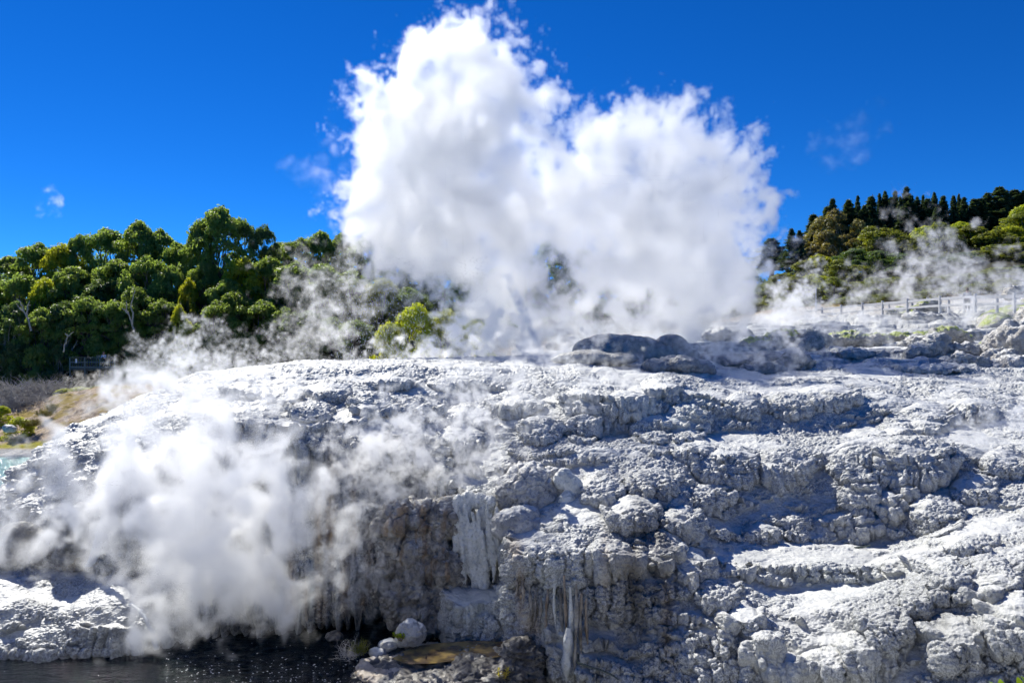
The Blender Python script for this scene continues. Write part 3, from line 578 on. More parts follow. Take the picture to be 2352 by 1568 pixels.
def ground_z(px,D):
    px=np.atleast_1d(px).astype(float); D=np.atleast_1d(D).astype(float)
    j=np.clip(np.searchsorted(GD,D)-1,0,len(GD)-2); g=np.array(GD,float); fj=np.clip((D-g[j])/(g[j+1]-g[j]),0,1)
    i=np.clip(np.searchsorted(gpx,px)-1,0,len(gpx)-2); gx=np.array(gpx,float); fi=np.clip((px-gx[i])/(gx[i+1]-gx[i]),0,1); fi=fi*fi*(3-2*fi)
    return (gta[i,j]*(1-fj)+gta[i,j+1]*fj)*(1-fi)+(gta[i+1,j]*(1-fj)+gta[i+1,j+1]*fj)*fi
gd=np.concatenate([np.linspace(34,62,30),np.linspace(62.1,80,150),np.linspace(80.3,110,70),np.geomspace(111,1500,50)]); gx_=np.concatenate([np.linspace(-3500,-60,60),np.linspace(-55,420,220),np.linspace(425,6500,300)])
GX,GDg=np.meshgrid(gx_,gd); Z=ground_z(GX.ravel(),GDg.ravel()).reshape(GX.shape); Z=blur(blur(Z,3,0),4,1)
X=(GX-CX)/F*GDg; pg=np.stack([X.ravel(),GDg.ravel(),Z.ravel()],-1).astype(np.float32)
Z=Z+(.16*fbm(pg*.9,4,.55,61)+.25*perlin(pg*.22,62)+.12*(lump(pg*np.array([.8,.8,.8],np.float32),64)-.4)).reshape(Z.shape)*np.clip((Z+.2)/.8,0,1)
t=MT('earth'); v=t.pos(); s_=t.noise(v,.45,5,.6); f_=t.noise(v,3.5,5,.65)
col=t.mix(t.ramp(f_,.35,.65),(.30,.22,.15),(.48,.38,.28)); col=t.mix(t.ramp(s_,.50,.60),col,(.30,.22,.06))
at=t.attr('zone'); sc_=t.n('ShaderNodeSeparateColor'); t.t.links.new(at.outputs['Color'],sc_.inputs[0])
col=t.mix(sc_.outputs[0],col,t.mix(f_,(.22,.22,.02),(.42,.36,.03)))
col=t.mix(sc_.outputs[1],col,t.mix(f_,(.42,.40,.37),(.66,.64,.60)))
col=t.mix(sc_.outputs[2],col,t.mix(f_,(.03,.035,.02),(.08,.07,.04)))
M_ground=t.pbr(col,.9,t.bump(f_,.9,.12),.15)
gr=mesh_grid('ground',np.stack([X,GDg,Z],-1),len(gd),len(gx_),M_ground); gr['kind']='structure'
zc=np.zeros((GX.size,4),np.float32); zc[:,3]=1; gxx=GX.ravel(); gdd=GDg.ravel(); zz=Z.ravel(); wob=perlin(pg*.5,66)
zc[:,0]=smooth((.95+.35*wob-zz)/.25)*smooth((zz-.45)/.15)*(gdd<75)       # lime green strip along the shore
zc[:,1]=np.maximum(smooth((.55-zz)/.15),smooth((gxx-1050)/200)*smooth((80-gdd)/6))
zc[:,2]=smooth((gdd-79)/4)
ca=gr.data.color_attributes.new('zone','FLOAT_COLOR','POINT'); ca.data.foreach_set('color',zc.ravel())
# ------------------------------------------------------------ the trees
protos={}
for i,(k,a) in enumerate([('a',dict(mat=M_leaf)),('b',dict(mat=M_leaf,nclump=120,per=170)),('c',dict(mat=M_leaf,spread=1.15)),('d',dict(mat=M_leafy)),('e',dict(mat=M_scrub,loose=.8,nclump=95)),('f',dict(mat=M_leafo,loose=.6)),('g',dict(mat=M_gum,loose=1,nclump=60,low=.3)),('h',dict(mat=M_leafo,nclump=100,loose=.7,spread=1.1))]):
    a=dict(a); m=a.pop('mat'); protos[k]=proto(broad_tree(200+i,m,M_pale if k in 'eg' else M_bark,**a))
for i in range(4): protos['p%d'%i]=proto(pine_tree(300+i,bare=(.1,.2,.12,.35)[i],gap=(0,.1,.2,.45)[i]))
rngT=random.Random(9); used=set(); first={}
def plant(kind,px,ptop,D,wpx,label,cat,group,name):
    top=HC-(ptop-CY)/F*D; zb=float(ground_z(px,D)[0])-.3; zb-=(.55*max(1.2,top-zb) if cat in('bush','shrub') else 0); H=max(1.2,top-zb); r=wpx/F*D*(1.0 if kind[0]=='p' else 1.18)
    if kind[0]=='p': sc=(r/2.5,r/2.5,H/14.)
    else: sc=(r/4.6,r/4.6,H/10.0)
    x,y,_=P(px,0,D); src=protos[kind]; rz=rngT.uniform(0,6.28)
    if kind not in used:
        used.add(kind); src.location=(x,y,zb); src.rotation_euler=(0,0,rz); src.scale=sc; src.name=name; PROTO_CH[src.name]=PROTO_CH.get(src.name) or [o for o in bpy.data.objects if o.parent==src]
        return tag(src,label,cat,group)
    return copy_tree(src,(x,y,zb),rz,sc,label,cat,group,name)
ORD=['first','second','third','fourth','fifth','sixth','seventh','eighth','ninth','tenth','eleventh','twelfth','thirteenth','fourteenth','fifteenth','sixteenth','seventeenth','eighteenth','nineteenth','twentieth']
def ordn(i): return ORD[i] if i<20 else 'twenty-'+ORD[i-20]
LF='broadleaf trees of the left forest'
rows=[('skyline',LF,[('a',-60,600,100,60),('b',25,588,100,58),('c',90,556,99,58),('a',182,538,98,38),('d',145,562,97,55),('b',245,525,100,62),('a',318,506,99,50),('c',368,524,100,48),('b',405,556,98,40),
  ('a',640,556,102,44),('c',692,545,100,50),('b',738,530,100,42),('a',785,534,101,46),('c',845,535,100,55),('b',905,550,99,60),('a',965,575,98,55),('c',1020,600,98,55)]),
 ('middle row',LF,[('c',-10,640,93,60),('b',48,628,92,56),('d',105,640,91,46),('a',165,612,93,60),('e',225,640,91,50),('a',270,596,94,60),('c',335,586,93,58),('b',395,610,93,44),('d',432,640,90,26),
  ('a',520,640,90,50),('d',560,592,92,52),('b',618,590,93,55),('c',680,600,92,58),('a',745,606,92,58),('b',810,622,92,58),('d',875,640,91,55),('a',935,660,91,55)]),
 ('lower row',LF,[('e',-10,715,88,48),('e',40,690,88,50),('a',95,706,87,48),('e',150,690,88,46),('c',205,680,88,52),('b',262,690,88,50),('a',318,660,89,54),('c',372,686,88,48),('d',412,700,86,24),('d',428,735,85,20),
  ('b',498,690,87,44),('a',545,668,88,52),('b',602,690,87,52),('c',655,705,86,50),('e',710,712,86,50),('a',765,728,86,50),('b',820,735,85,50)]),
 ('front row of bushes',LF,[('e',-5,790,86,42),('e',45,775,86,40),('b',92,790,85,36),('e',135,790,85,34),('a',290,752,87,44),('e',345,770,86,44),('a',395,775,86,40),('e',300,800,84,26),('e',335,830,83,34),('e',440,790,85,40),('b',490,770,86,42),('a',545,775,86,44),('b',600,770,86,46),('e',660,780,85,46),('a',715,785,85,44)]),
 ('bushes along the bank',LF,[('e',-10,850,84,34),('e',35,840,84,34),('b',80,848,83,30),('e',120,850,83,30),('e',100,880,81,26),('e',55,890,81,22),('e',135,897,80,18)])]
for rn,g_,lst in rows:
    lst=sorted(lst,key=lambda a:a[1])
    for i,(k,px,pt,D,w_) in enumerate(lst):
        nm='bush' if 'bush' in rn else 'broadleaf_tree'
        adj={'a':'dense dark green','b':'full green','c':'broad round topped green','d':'bright yellow green','e':'soft grey green'}[k]
        lb='%s tree, %s from left in the %s of the left forest'%(adj,ordn(i),rn) if 'bush' not in rn else '%s bush, %s from left in the %s below the forest'%(adj,ordn(i),rn)
        plant(k,px,pt,D,w_,lb,'bush' if nm=='bush' else 'tree',g_ if nm!='bush' else 'bushes at the foot of the left forest',nm)
plant('b',505,474,97,68,'tallest tree of the left forest, rising alone above the skyline','tree',LF,'broadleaf_tree')
plant('a',462,510,96.5,40,'left shoulder tree leaning against the tallest tree of the forest','tree',LF,'broadleaf_tree')
plant('e',560,505,99,40,'loose feathery tree touching the right side of the tallest tree','tree',LF,'broadleaf_tree')
plant('e',608,514,100,34,'feathery tree standing right of the tallest tree, before the dip','tree',LF,'broadleaf_tree')
plant('a',470,600,93,42,'dark tree in shade below the tallest tree of the forest','tree',LF,'broadleaf_tree')
# behind the plume
for i,(k,px,pt,D,w_) in enumerate([('d',960,700,60,62),('d',895,742,59,46),('d',1030,712,60,56),('d',1085,735,60,48)]):
    plant(k,px,pt,D,w_,['largest bright green bush in the spray left of the water jet','bright green bush at the left end of the spray','bright green bush behind the drifting droplets','bright green bush fading into the geyser mist'][i],'bush','bright green bushes left of the geyser','bush')
for i,(k,px,pt,D,w_) in enumerate([('a',1090,620,96,55),('b',1150,610,97,55),('c',1210,580,98,50),('a',1272,540,99,48),('b',1335,570,99,50),('c',1400,590,100,55),('a',1470,600,102,55),('b',1545,600,102,55),('c',1620,606,103,55),('a',1690,600,104,50)]):
    plant(k,px,pt,D,w_,('dark tree seen through the gap between the two steam plumes' if i==3 else 'tree hidden in the geyser steam, %s from the left'%ordn(i if i<3 else i-1)),'tree','trees behind the geyser plume','broadleaf_tree')
RP='dark pines along the right skyline'
pines=[('p3',1772,545,118,30),('p3',1818,522,112,20),('p3',1836,526,112,20),('p1',1856,560,118,14),('p2',1868,488,122,24),('p0',1912,455,126,18),('p1',1949,457,126,22),('p0',1970,448,128,14),('p2',2001,446,128,22),('p0',2020,443,130,14),('p1',2033,437,130,15),('p2',2046,448,129,16),('p0',2056,438,131,15),('p1',2068,450,129,16),('p0',2082,428,130,18),('p2',2092,444,129,18),('p1',2107,450,130,15),('p0',2120,447,131,14),('p2',2130,452,129,18),('p1',2146,440,130,18),('p0',2166,449,130,20),('p2',2190,445,130,15),('p1',2202,444,131,15),('p0',2214,452,130,18),('p2',2237,453,130,18),('p3',2268,440,132,30),('p2',2252,452,130,22),('p3',2295,426,132,34),('p1',2312,436,133,20),('p2',2330,432,133,30),('p1',2350,436,133,24),('p0',2375,440,133,30),('p2',1900,470,124,22),('p1',1985,470,125,18),('p2',2075,470,124,20),('p1',2150,475,124,20)]
for i,(k,px,pt,D,w_) in enumerate(sorted(pines,key=lambda a:a[1])):
    lb={1818:'bare tipped thin pine standing apart in front of the plume',1772:'faint pine almost lost in the edge of the plume',2082:'tallest spire among the pines in the middle of the right skyline',2295:'wide layered pine near the right edge with sky showing through'}.get(px,'dark pine, %s from the left along the right skyline'%(ordn(i) if i<28 else 'one of the rightmost'))
    if i>=28 and px not in (2295,): lb=['dark pine tucked against the wide layered pine near the right edge','dark pine just right of the wide layered pine','dark pine almost at the right edge of the skyline','dark pine at the very right edge of the skyline','dark pine low beside the right edge','dark pine beyond the right edge','dark pine in the right corner','dark pine at the far right'][i-28]
    plant(k,px,pt,D,w_*(2.3+.7*math.sin(px*1.7)),lb,'pine',RP,'pine_tree')
RG='bushy trees on the right hillside'
rt=[('g',1885,480,118,34),('g',1918,462,119,30),('g',1900,510,115,34),('g',1945,520,114,28),('g',1968,486,118,24),('g',1875,545,112,30),('h',2000,505,112,34),('f',2035,500,112,34),('h',2070,525,110,36),('f',2110,520,110,34),('d',2125,500,115,32),('h',2155,495,114,34),('f',2180,520,112,30),('d',2205,490,116,26),('h',2230,500,114,36),('f',2262,520,112,32),('h',2290,510,112,36),('d',2325,500,112,34),('h',2350,470,115,40),('d',2352,452,116,28),('f',2300,560,104,36),('h',2345,560,102,40),('f',2250,575,104,34),('e',2210,580,102,32),
('e',1960,570,108,34),('e',2015,575,106,34),('e',2060,580,104,34),('f',2110,590,102,34),('e',2160,590,101,34),
('f',1850,595,98,28),('d',1880,585,98,26),('h',1925,600,96,34),('f',1965,606,95,34),('f',1800,625,92,30),('f',1775,640,92,28),('h',1830,635,90,30),('d',1870,630,90,30),('h',1915,640,88,34),('f',1960,645,87,32),('h',2005,640,87,34),('f',2050,635,88,34),('h',2095,640,87,34),('f',2140,635,88,34),('h',2190,630,88,34),('f',2240,625,88,34),('h',2290,615,90,36),('e',2340,610,90,36),
('f',1795,680,80,26),('h',1835,680,80,26),('f',1945,680,79,28),('h',1990,678,79,28),('f',2040,672,80,30),('h',2085,668,80,30),('f',2135,664,80,30),('h',2190,655,80,30),('f',2250,648,80,30),('h',2310,640,80,30),('f',1730,690,84,30),('h',1690,700,84,30)]
rt=[(k,px,pt+(20 if pt<560 else 0),D,w_) for k,px,pt,D,w_ in rt]
for i,(k,px,pt,D,w_) in enumerate(rt):
    band='top of the right hillside' if pt<550 else 'middle of the right hillside' if pt<620 else 'foot of the right hillside' if pt<660 else 'scrub behind the plank fence'
    adj={'g':'bronze leaved','h':'olive green','f':'dull olive','d':'bright yellow green','e':'grey green'}[k]
    same=sorted([q[1] for q in rt if (('top' in band and q[2]<550) or ('middle' in band and 550<=q[2]<620) or ('foot' in band and 620<=q[2]<660) or ('scrub' in band and q[2]>=660))]); 
    n_=same.index(px)
    sh='tree' if pt<640 else 'bush'
    plant(k,px,pt,D,w_*1.35,'%s %s, %s from left at the %s'%(adj,sh,ordn(n_),band) if 'scrub' not in band else '%s bush, %s from the left in the %s'%(adj,ordn(n_),band),sh,RG,'broadleaf_tree' if sh=='tree' else 'bush')
for k in protos:
    if k not in used: print('unused proto',k)
print('trees',round(time.time()-T0,1))
# ------------------------------------------------------------ water
def sheet(name,xs,ys,z,mat,kind='structure'):
    me=bpy.data.meshes.new(name); me.from_pydata([(xs[0],ys[0],z),(xs[1],ys[0],z),(xs[1],ys[1],z),(xs[0],ys[1],z)],[],[(0,1,2,3)]); me.materials.append(mat)
    o=bpy.data.objects.new(name,me); COL.objects.link(o); o['kind']=kind; return o
t=MT('river_water'); v=t.pos(); vw=t.pos((1,2.2,1))
h=t.math('ADD',t.noise(vw,1.7,4,.6),t.math('MULTIPLY',t.noise(vw,9,3,.6),.35))
M_river=t.pbr((.005,.009,.011),.05,t.bump(h,.6,.3),.22)
t=MT('pool_water'); v=t.pos((1,2.5,1)); h=t.math('ADD',t.noise(v,1.2,4,.6),t.math('MULTIPLY',t.noise(v,5,3,.6),.4))
M_pool=t.pbr((.06,.27,.30),.08,t.bump(h,.6,.25),.5)
t=MT('fill_bank_sinter'); v=t.pos(); M_fill_bank=t.pbr(t.mix(t.noise(v,.8,5,.6),(.34,.35,.35),(.50,.51,.50)),.8,t.bump(t.noise(v,5,4),.7,.1),.2)
bx=np.linspace(-60,60,160); by=np.array([-60,-30,-10,-3,0,2.5,4,5.5,7,8.5,10,11.5,13,14.5,16,17.2,18.4]); bz=np.array([8,7.6,7.4,7.3,7.25,7.2,6.6,5.9,5.2,4.5,3.8,3.1,2.4,1.7,.9,.2,-.8])
byi=np.linspace(-60,18.4,200); byi[60:]=np.linspace(-6,18.4,140); byi[:60]=np.linspace(-60,-6.2,60); BX,BY=np.meshgrid(bx,byi); BZ=np.interp(BY,by,bz)
pb=np.stack([BX.ravel(),BY.ravel(),BZ.ravel()],-1).astype(np.float32); BZ=BZ-.25+(.22*fbm(pb*.6,4,.5,171)).reshape(BZ.shape)
nb_=mesh_grid('fill_bank',np.stack([BX,BY,BZ],-1),200,160,M_fill_bank); nb_['kind']='structure'  # unseen pale bank below the frame, added to bounce sunlight onto the terrace faces
bed=plain('river_bed',(.02,.02,.018),.9)
sheet('river',(-160,40),(-30,33),0,M_river); sheet('hot_pool',(-140,10),(33.004,75),0,M_pool); sheet('river_bed',(-200,200),(-60,90),-2.4,bed)
# ------------------------------------------------------------ steam
def fft_noise(shape,voxel,scale,octaves=5,gain=0.55,seed=0,lo=None):
    """fractal noise with features about `scale` metres, on a grid"""
    rng=np.random.default_rng(seed)
    out=np.zeros(shape,np.float32)
    fs=[np.fft.fftfreq(n,voxel).astype(np.float32) for n in shape[:2]]+[np.fft.rfftfreq(shape[2],voxel).astype(np.float32)]
    k=np.sqrt(fs[0][:,None,None]**2+fs[1][None,:,None]**2+fs[2][None,None,:]**2)
    wn=np.fft.rfftn(rng.standard_normal(shape).astype(np.float32))
    f0=1.0/scale; kk=np.maximum(k,1e-6)
    beta=gain*0
    p=1.5-math.log2(max(gain,1e-3))-0.0   # spectral slope from octave gain
    env=(kk/f0)**(-p)*(1-np.exp(-(kk/f0)**4)); env[kk>f0*2**octaves]=0
    n=np.fft.irfftn(wn*env,s=shape,axes=(0,1,2)).astype(np.float32)
    n/=n.std()+1e-9
    return n
def steam_material(name,density,aniso=0.45,color=(1,1,1)):
    m=bpy.data.materials.new(name); m.use_nodes=True; t=m.node_tree; t.nodes.clear()
    o=t.nodes.new('ShaderNodeOutputMaterial'); v=t.nodes.new('ShaderNodeVolumePrincipled')
    v.inputs['Color'].default_value=(*color,1); v.inputs['Anisotropy'].default_value=aniso
    v.inputs['Density'].default_value=density; v.inputs['Density Attribute'].default_value='density'
    t.links.new(v.outputs[0],o.inputs['Volume'])
    return m
def grid_volume(name,dens,lo,voxel,mat):
    """a mesh whose points carry a density grid; its modifier turns them into a fog volume"""
    nx,ny,nz=dens.shape
    me=bpy.data.meshes.new(name); me.vertices.add(nx*ny*nz)
    a=me.attributes.new('grid_density','FLOAT','POINT'); a.data.foreach_set('value',np.ascontiguousarray(dens,np.float32).ravel())
    ob=bpy.data.objects.new(name,me); COL.objects.link(ob)
    g=bpy.data.node_groups.new(name+'_fog','GeometryNodeTree')
    g.interface.new_socket('Geometry',in_out='INPUT',socket_type='NodeSocketGeometry')
    g.interface.new_socket('Geometry',in_out='OUTPUT',socket_type='NodeSocketGeometry')
    N=g.nodes.new; L=g.links.new
    gi=N('NodeGroupInput'); go=N('NodeGroupOutput')
    pos=N('GeometryNodeInputPosition'); sx=N('ShaderNodeSeparateXYZ'); L(pos.outputs[0],sx.inputs[0])
    def M(op,a,b=None,c=None):
        n=N('ShaderNodeMath'); n.operation=op
        for i,v in enumerate((a,b,c)):
            if v is None: continue
            if isinstance(v,(int,float)): n.inputs[i].default_value=v
            else: L(v,n.inputs[i])
        return n.outputs[0]
    idx=[]
    for i in range(3):
        q=M('ROUND',M('DIVIDE',M('SUBTRACT',sx.outputs[i],float(lo[i])),float(voxel)))
        idx.append(q)
    lin=N('FunctionNodeIntegerMath') if hasattr(bpy.types,'FunctionNodeIntegerMath') else None
    def IM(op,a,b):
        n=N('FunctionNodeIntegerMath'); n.operation=op
        for i,v in enumerate((a,b)):
            if isinstance(v,int): n.inputs[i].default_value=v
            else: L(v,n.inputs[i])
        return n.outputs[0]
    if lin: g.nodes.remove(lin)
    ii=[]
    for q in idx:
        f=N('FunctionNodeFloatToInt'); f.rounding_mode='ROUND'; L(q,f.inputs[0]); ii.append(f.outputs[0])
    ind=IM('ADD',IM('MULTIPLY',IM('ADD',IM('MULTIPLY',ii[0],ny),ii[1]),nz),ii[2])
    at=N('GeometryNodeInputNamedAttribute'); at.data_type='FLOAT'; at.inputs[0].default_value='grid_density'
    si=N('GeometryNodeSampleIndex'); si.data_type='FLOAT'; si.domain='POINT'; si.clamp=True
    L(gi.outputs[0],si.inputs['Geometry']); L(at.outputs[0],[s for s in si.inputs if s.name=='Value' and s.enabled][0]); L(ind,si.inputs['Index'])
    vc=N('GeometryNodeVolumeCube'); L(si.outputs[0],vc.inputs['Density']); vc.inputs['Background'].default_value=0
    vc.inputs['Min'].default_value=lo; vc.inputs['Max'].default_value=[lo[i]+voxel*(dens.shape[i]-1) for i in range(3)]
    vc.inputs['Resolution X'].default_value=nx; vc.inputs['Resolution Y'].default_value=ny; vc.inputs['Resolution Z'].default_value=nz
    sm=N('GeometryNodeSetMaterial'); sm.inputs['Material'].default_value=mat
    L(vc.outputs[0],sm.inputs[0]); L(sm.outputs[0],go.inputs[0])
    md=ob.modifiers.new('fog','NODES'); md.node_group=g
    me.materials.append(mat)
    return ob
def smooth(x): x=np.clip(x,0,1); return x*x*(3-2*x)
def steam(name,label,blobs,D,thick,voxel,density,seed=1,big=2.0,amp=0.5,edge=0.6,warp=0.6,kids=6,aniso=0.45,floor=None,fade=None,color=(1,1,1),pad=None,cat='steam',soft=0.0,contrast=.6,en=.35,bias=.35):
    """blobs: (px,py,radius_px[,depth offset[,weight]]) in the frame of the photograph at distance D"""
    rng=np.random.default_rng(seed)
    B=[]
    for b in blobs:
        dd=b[3] if len(b)>3 else 0; wgt=b[4] if len(b)>4 else 1
        d=D+dd; x,y,z=P(b[0],b[1],d); r=b[2]/F*d
        B.append((x,y,z,r,wgt))
        for _ in range(kids):
            v=rng.standard_normal(3); v/=np.linalg.norm(v); v[1]*=thick
            rr=r*rng.uniform(.28,.5); q=r*rng.uniform(.6,.92)
            B.append((x+v[0]*q,y+v[1]*q,z+v[2]*q,rr,wgt))
            for _ in range(2):
                u=rng.standard_normal(3); u/=np.linalg.norm(u)
                B.append((x+v[0]*q+u[0]*rr*.8,y+v[1]*q+u[1]*rr*.8*thick,z+v[2]*q+u[2]*rr*.8,rr*rng.uniform(.3,.55),wgt))
    B=np.array(B)
    thick=max(thick,.25)
    pad=pad if pad is not None else edge*2+warp+amp
    mn=(B[:,:3]-B[:,3:4]*np.array([1,max(thick,.3),1])).min(0)-pad; mx=(B[:,:3]+B[:,3:4]*np.array([1,max(thick,.3),1])).max(0)+pad
    shp=tuple(int(math.ceil((mx[i]-mn[i])/voxel))+1 for i in range(3))
    ax=[(mn[i]+voxel*np.arange(shp[i])).astype(np.float32) for i in range(3)]
    f=np.full(shp,-3.0,np.float32); wf=np.zeros(shp,np.float32); ws=np.full(shp,1e-4,np.float32)
    for x,y,z,r,wg in B:
        R=r+pad; Ry=r*thick+pad
        i0,i1=np.searchsorted(ax[0],(x-R,x+R)); j0,j1=np.searchsorted(ax[1],(y-Ry,y+Ry)); k0,k1=np.searchsorted(ax[2],(z-R,z+R))
        d=np.sqrt((ax[0][i0:i1,None,None]-x)**2+((ax[1][None,j0:j1,None]-y)/thick)**2+(ax[2][None,None,k0:k1]-z)**2)
        s=r-d
        sub=f[i0:i1,j0:j1,k0:k1]; np.maximum(sub,s,out=sub)
        e=np.exp(np.clip(s/edge,-8,8)); wf[i0:i1,j0:j1,k0:k1]+=e*wg; ws[i0:i1,j0:j1,k0:k1]+=e
    wsum=wf*0
    # warp the field
    if warp>0:
        W=[fft_noise(shp,voxel,big*1.2,2 if soft else 4,.42 if soft else .5,seed*7+i)*warp for i in range(3)]
        I=[np.clip(np.arange(shp[i]).reshape([-1 if j==i else 1 for j in range(3)])+W[i]/voxel,0,shp[i]-1).astype(np.int32) for i in range(3)]
        f=f[I[0],I[1],I[2]]
    n=fft_noise(shp,voxel,big,6,.42 if soft else .5,seed*13+5)
    if soft>0:
        # soft vapour: wide falloff, wisps from noise folded by noise
        J=[np.clip(np.arange(shp[i]).reshape([-1 if j==i else 1 for j in range(3)])+W[(i+1)%3]*1.6/voxel,0,shp[i]-1).astype(np.int32) for i in range(3)]
        n1=n[J[0],J[1],J[2]]; n2=fft_noise(shp,voxel,big*.35,5,.5,seed*19+1)[I[0],I[1],I[2]]
        base=smooth((f+edge*en*n1+edge*en*.45*n2+edge*bias)/(edge*1.9))
        tex=np.clip(1-contrast+contrast*(n1*.9+n2*.25+.35),0,2.2)
        core=smooth((f-edge*.4)/(edge*1.6))*(1-contrast)
        dens=base*(tex*(1-core)+core)*(wf/ws)
    b=np.abs(fft_noise(shp,voxel,big*.6,6,.5,seed*17+3))
    if not soft:
      f=f+amp*(0.6*n-0.7*(b-.8))
      dens=smooth(f/edge)*np.clip(0.55+0.25*n+0.35*np.clip(f/edge/3,0,1),0.15,1.6)*(wf/ws)
    if floor is not None:
        dens*=smooth((ax[2][None,None,:]-floor)/0.4)
    if fade is not None: dens*=fade(ax[0][:,None,None],ax[1][None,:,None],ax[2][None,None,:])
    # empty border
    dens[0]=dens[-1]=0; dens[:,0]=dens[:,-1]=0; dens[:,:,0]=dens[:,:,-1]=0
    dens[dens<0.004]=0
    ob=grid_volume(name,dens.astype(np.float32),[float(v) for v in mn],voxel,steam_material('steam_vapour',density,aniso,color))
    ob['label']=label; ob['category']=cat; ob['kind']='stuff'
    print(name,shp,round(float((dens>0).mean()),2),'t',round(time.time()-T0,1))
    return ob
PL=[(1060,166,108),(985,196,87),(905,235,68),(1110,146,83),(1180,240,80),(1000,330,170),(880,320,61),(828,260,33),(1180,350,92),(850,440,63),(960,480,154),(1090,520,133),(880,490,87),(1160,620,98),(1200,710,68),(1215,770,41),(1100,680,61),(1060,600,72),
 (1280,395,77),(1200,470,106),(1400,360,101),(1520,350,104),(1620,370,84),(1680,450,73),(1350,470,125),(1500,520,154),(1620,560,115),(1690,620,58),(1400,640,86),(1550,680,106),(1480,720,77),(1650,690,75),(1330,720,58),(1720,560,38),(1290,735,48,0,.5),(1290,640,30,0,.4),(1250,720,44,0,.7),(1290,705,40,0,.5),(1360,765,44,0,.7),(1450,775,40,0,.7),(1740,740,38,0,.5),(1560,740,48),(1400,740,48)]
steam('geyser_steam','towering white steam plume rising from the geyser vent against the blue sky',PL,52,0.5,0.15,1.7,seed=3,big=2.6,edge=.6,warp=0.6,kids=9,aniso=.82,bias=.95,soft=1,contrast=.08,en=.7)
JET=[(float(np.interp(t,[0,1],[1241,1165])-10*t*(1-t)),802-170*t,12+7*t,0,float(np.interp(t,[0,.5,1],[1,.8,.12]))) for t in np.linspace(0,1,30)]
steam('water_jet','slanting jet of water and spray shooting up from the vent inside the plume',JET,45.4,.8,.06,6.0,seed=8,big=.8,amp=.04,edge=.4,warp=.0,kids=0,aniso=.2,color=(.50,.60,.76))  # blue-grey colour stands in for the plume's shadow on the jet
N_='near'
steam('drifting_steam','thin grey steam drifting before the dark forest left of the water jet',[(690,640,36),(730,680,50),(760,740,56),(720,790,44),(810,610,56),(880,570,50),(900,640,50),(840,700,40),(690,710,34),(930,640,50,0,.5),(920,590,50),(880,790,26,0,.5),(980,640,44,0,.5)],48,.6,.13,0.825,seed=12,big=2.03,amp=.95,edge=1.0,warp=.8,kids=5,aniso=.5,soft=1,contrast=.6,en=.28)
steam('billowing_steam','grey billows curling up behind the left brow of the terrace',[(300,855,22),(340,822,34),(385,800,26),(440,775,34),(478,765,24),(430,830,50),(345,870,44),(515,835,36),(556,795,20),(560,830,26),(620,808,28),(660,802,18),(500,870,44),(410,885,56),(600,850,30),(690,830,22)],35.5,.6,.09,1.820,seed=15,big=.9,amp=.5,edge=.5,warp=.4,kids=6,aniso=.5,soft=1,contrast=.55,en=.28)
steam('cliff_steam','dense white steam cloud covering the sheer left face of the terrace',[(60,1110,60),(100,1010,34),(180,1100,70),(330,1010,70),(420,1010,70),(500,1010,66),(430,930,50),(350,930,44),(520,930,44),(20,1240,50),(130,1000,40),(250,1180,80),(120,1060,54),(170,1012,44),(150,1110,68),(85,1165,56),(25,1200,44),(220,1060,68),(265,1000,56),(330,985,54),(400,965,49),(480,965,49),(560,955,44),(600,1030,49),(560,1110,76),(460,1060,93),(350,1100,112),(290,1210,68),(400,1200,122),(520,1215,117),(630,1225,76),(700,1205,41),(660,1290,73),(560,1310,102),(440,1330,107),(330,1320,73),(390,1410,49),(480,1370,61),(600,1350,54),(700,1270,41),(560,1020,61),(250,1120,73),(200,1140,49),(300,1280,73),(560,1260,85),(640,1150,73),(500,1120,85),(420,1110,85),(380,1380,73),(560,1390,54),(640,1350,54),(170,1080,54),(90,1120,49),(680,1330,49)],21.3,.6,.065,2.5,seed=18,big=2.16,amp=.42,edge=.55,warp=.4,kids=6,aniso=.45,bias=.5,soft=1,contrast=.5,en=.4)
steam('brow_steam','bright thin steam sweeping over the upper left slope of the terrace',[(330,930,49),(400,915,54),(470,900,49),(540,900,54),(600,935,54),(500,950,62),(420,960,54),(300,960,49),(580,980,49),(240,990,40),(640,900,32)],27.2,.5,.09,2.1,seed=19,big=1.62,amp=.6,edge=.6,warp=.5,kids=4,aniso=.4,soft=1,contrast=0.55,en=.3)
steam('ledge_steam','small puff of steam over the lower left ledge beside the black rock',[(60,1305,22),(100,1312,18),(30,1292,16),(140,1320,14)],25.4,.8,.05,1.0,seed=20,big=.5,amp=.3,edge=.3,warp=.2,kids=4,soft=1,contrast=0.70)
steam('terrace_steam','white steam rising from the middle of the terrace above the craggy rock',[(775,1065,41),(820,1040,53),(880,1015,62),(945,990,53),(860,1100,65),(930,1075,65),(1000,1070,41),(775,1130,31),(1010,965,43),(1060,930,41),(1100,1010,36),(1090,1065,41),(1060,1110,29),(1140,1055,36),(1170,1070,24)],24.6,.62,.065,4.0,seed=22,big=.95,amp=.5,edge=.5,warp=.45,kids=5,soft=1,contrast=0.5,en=.28)
steam('wispy_steam','wisps of steam streaming over the upper middle of the terrace',[(1180,950,37),(1225,900,40),(1250,860,44),(1150,885,51),(1205,1000,22),(1270,945,31),(1085,880,48),(1330,880,37),(1280,1000,15),(1300,840,40),(1190,840,44),(1380,850,33)],28.7,.6,.09,1.96,seed=25,big=1.35,amp=.75,edge=.6,warp=.6,kids=4,soft=1,contrast=0.55,en=.3)
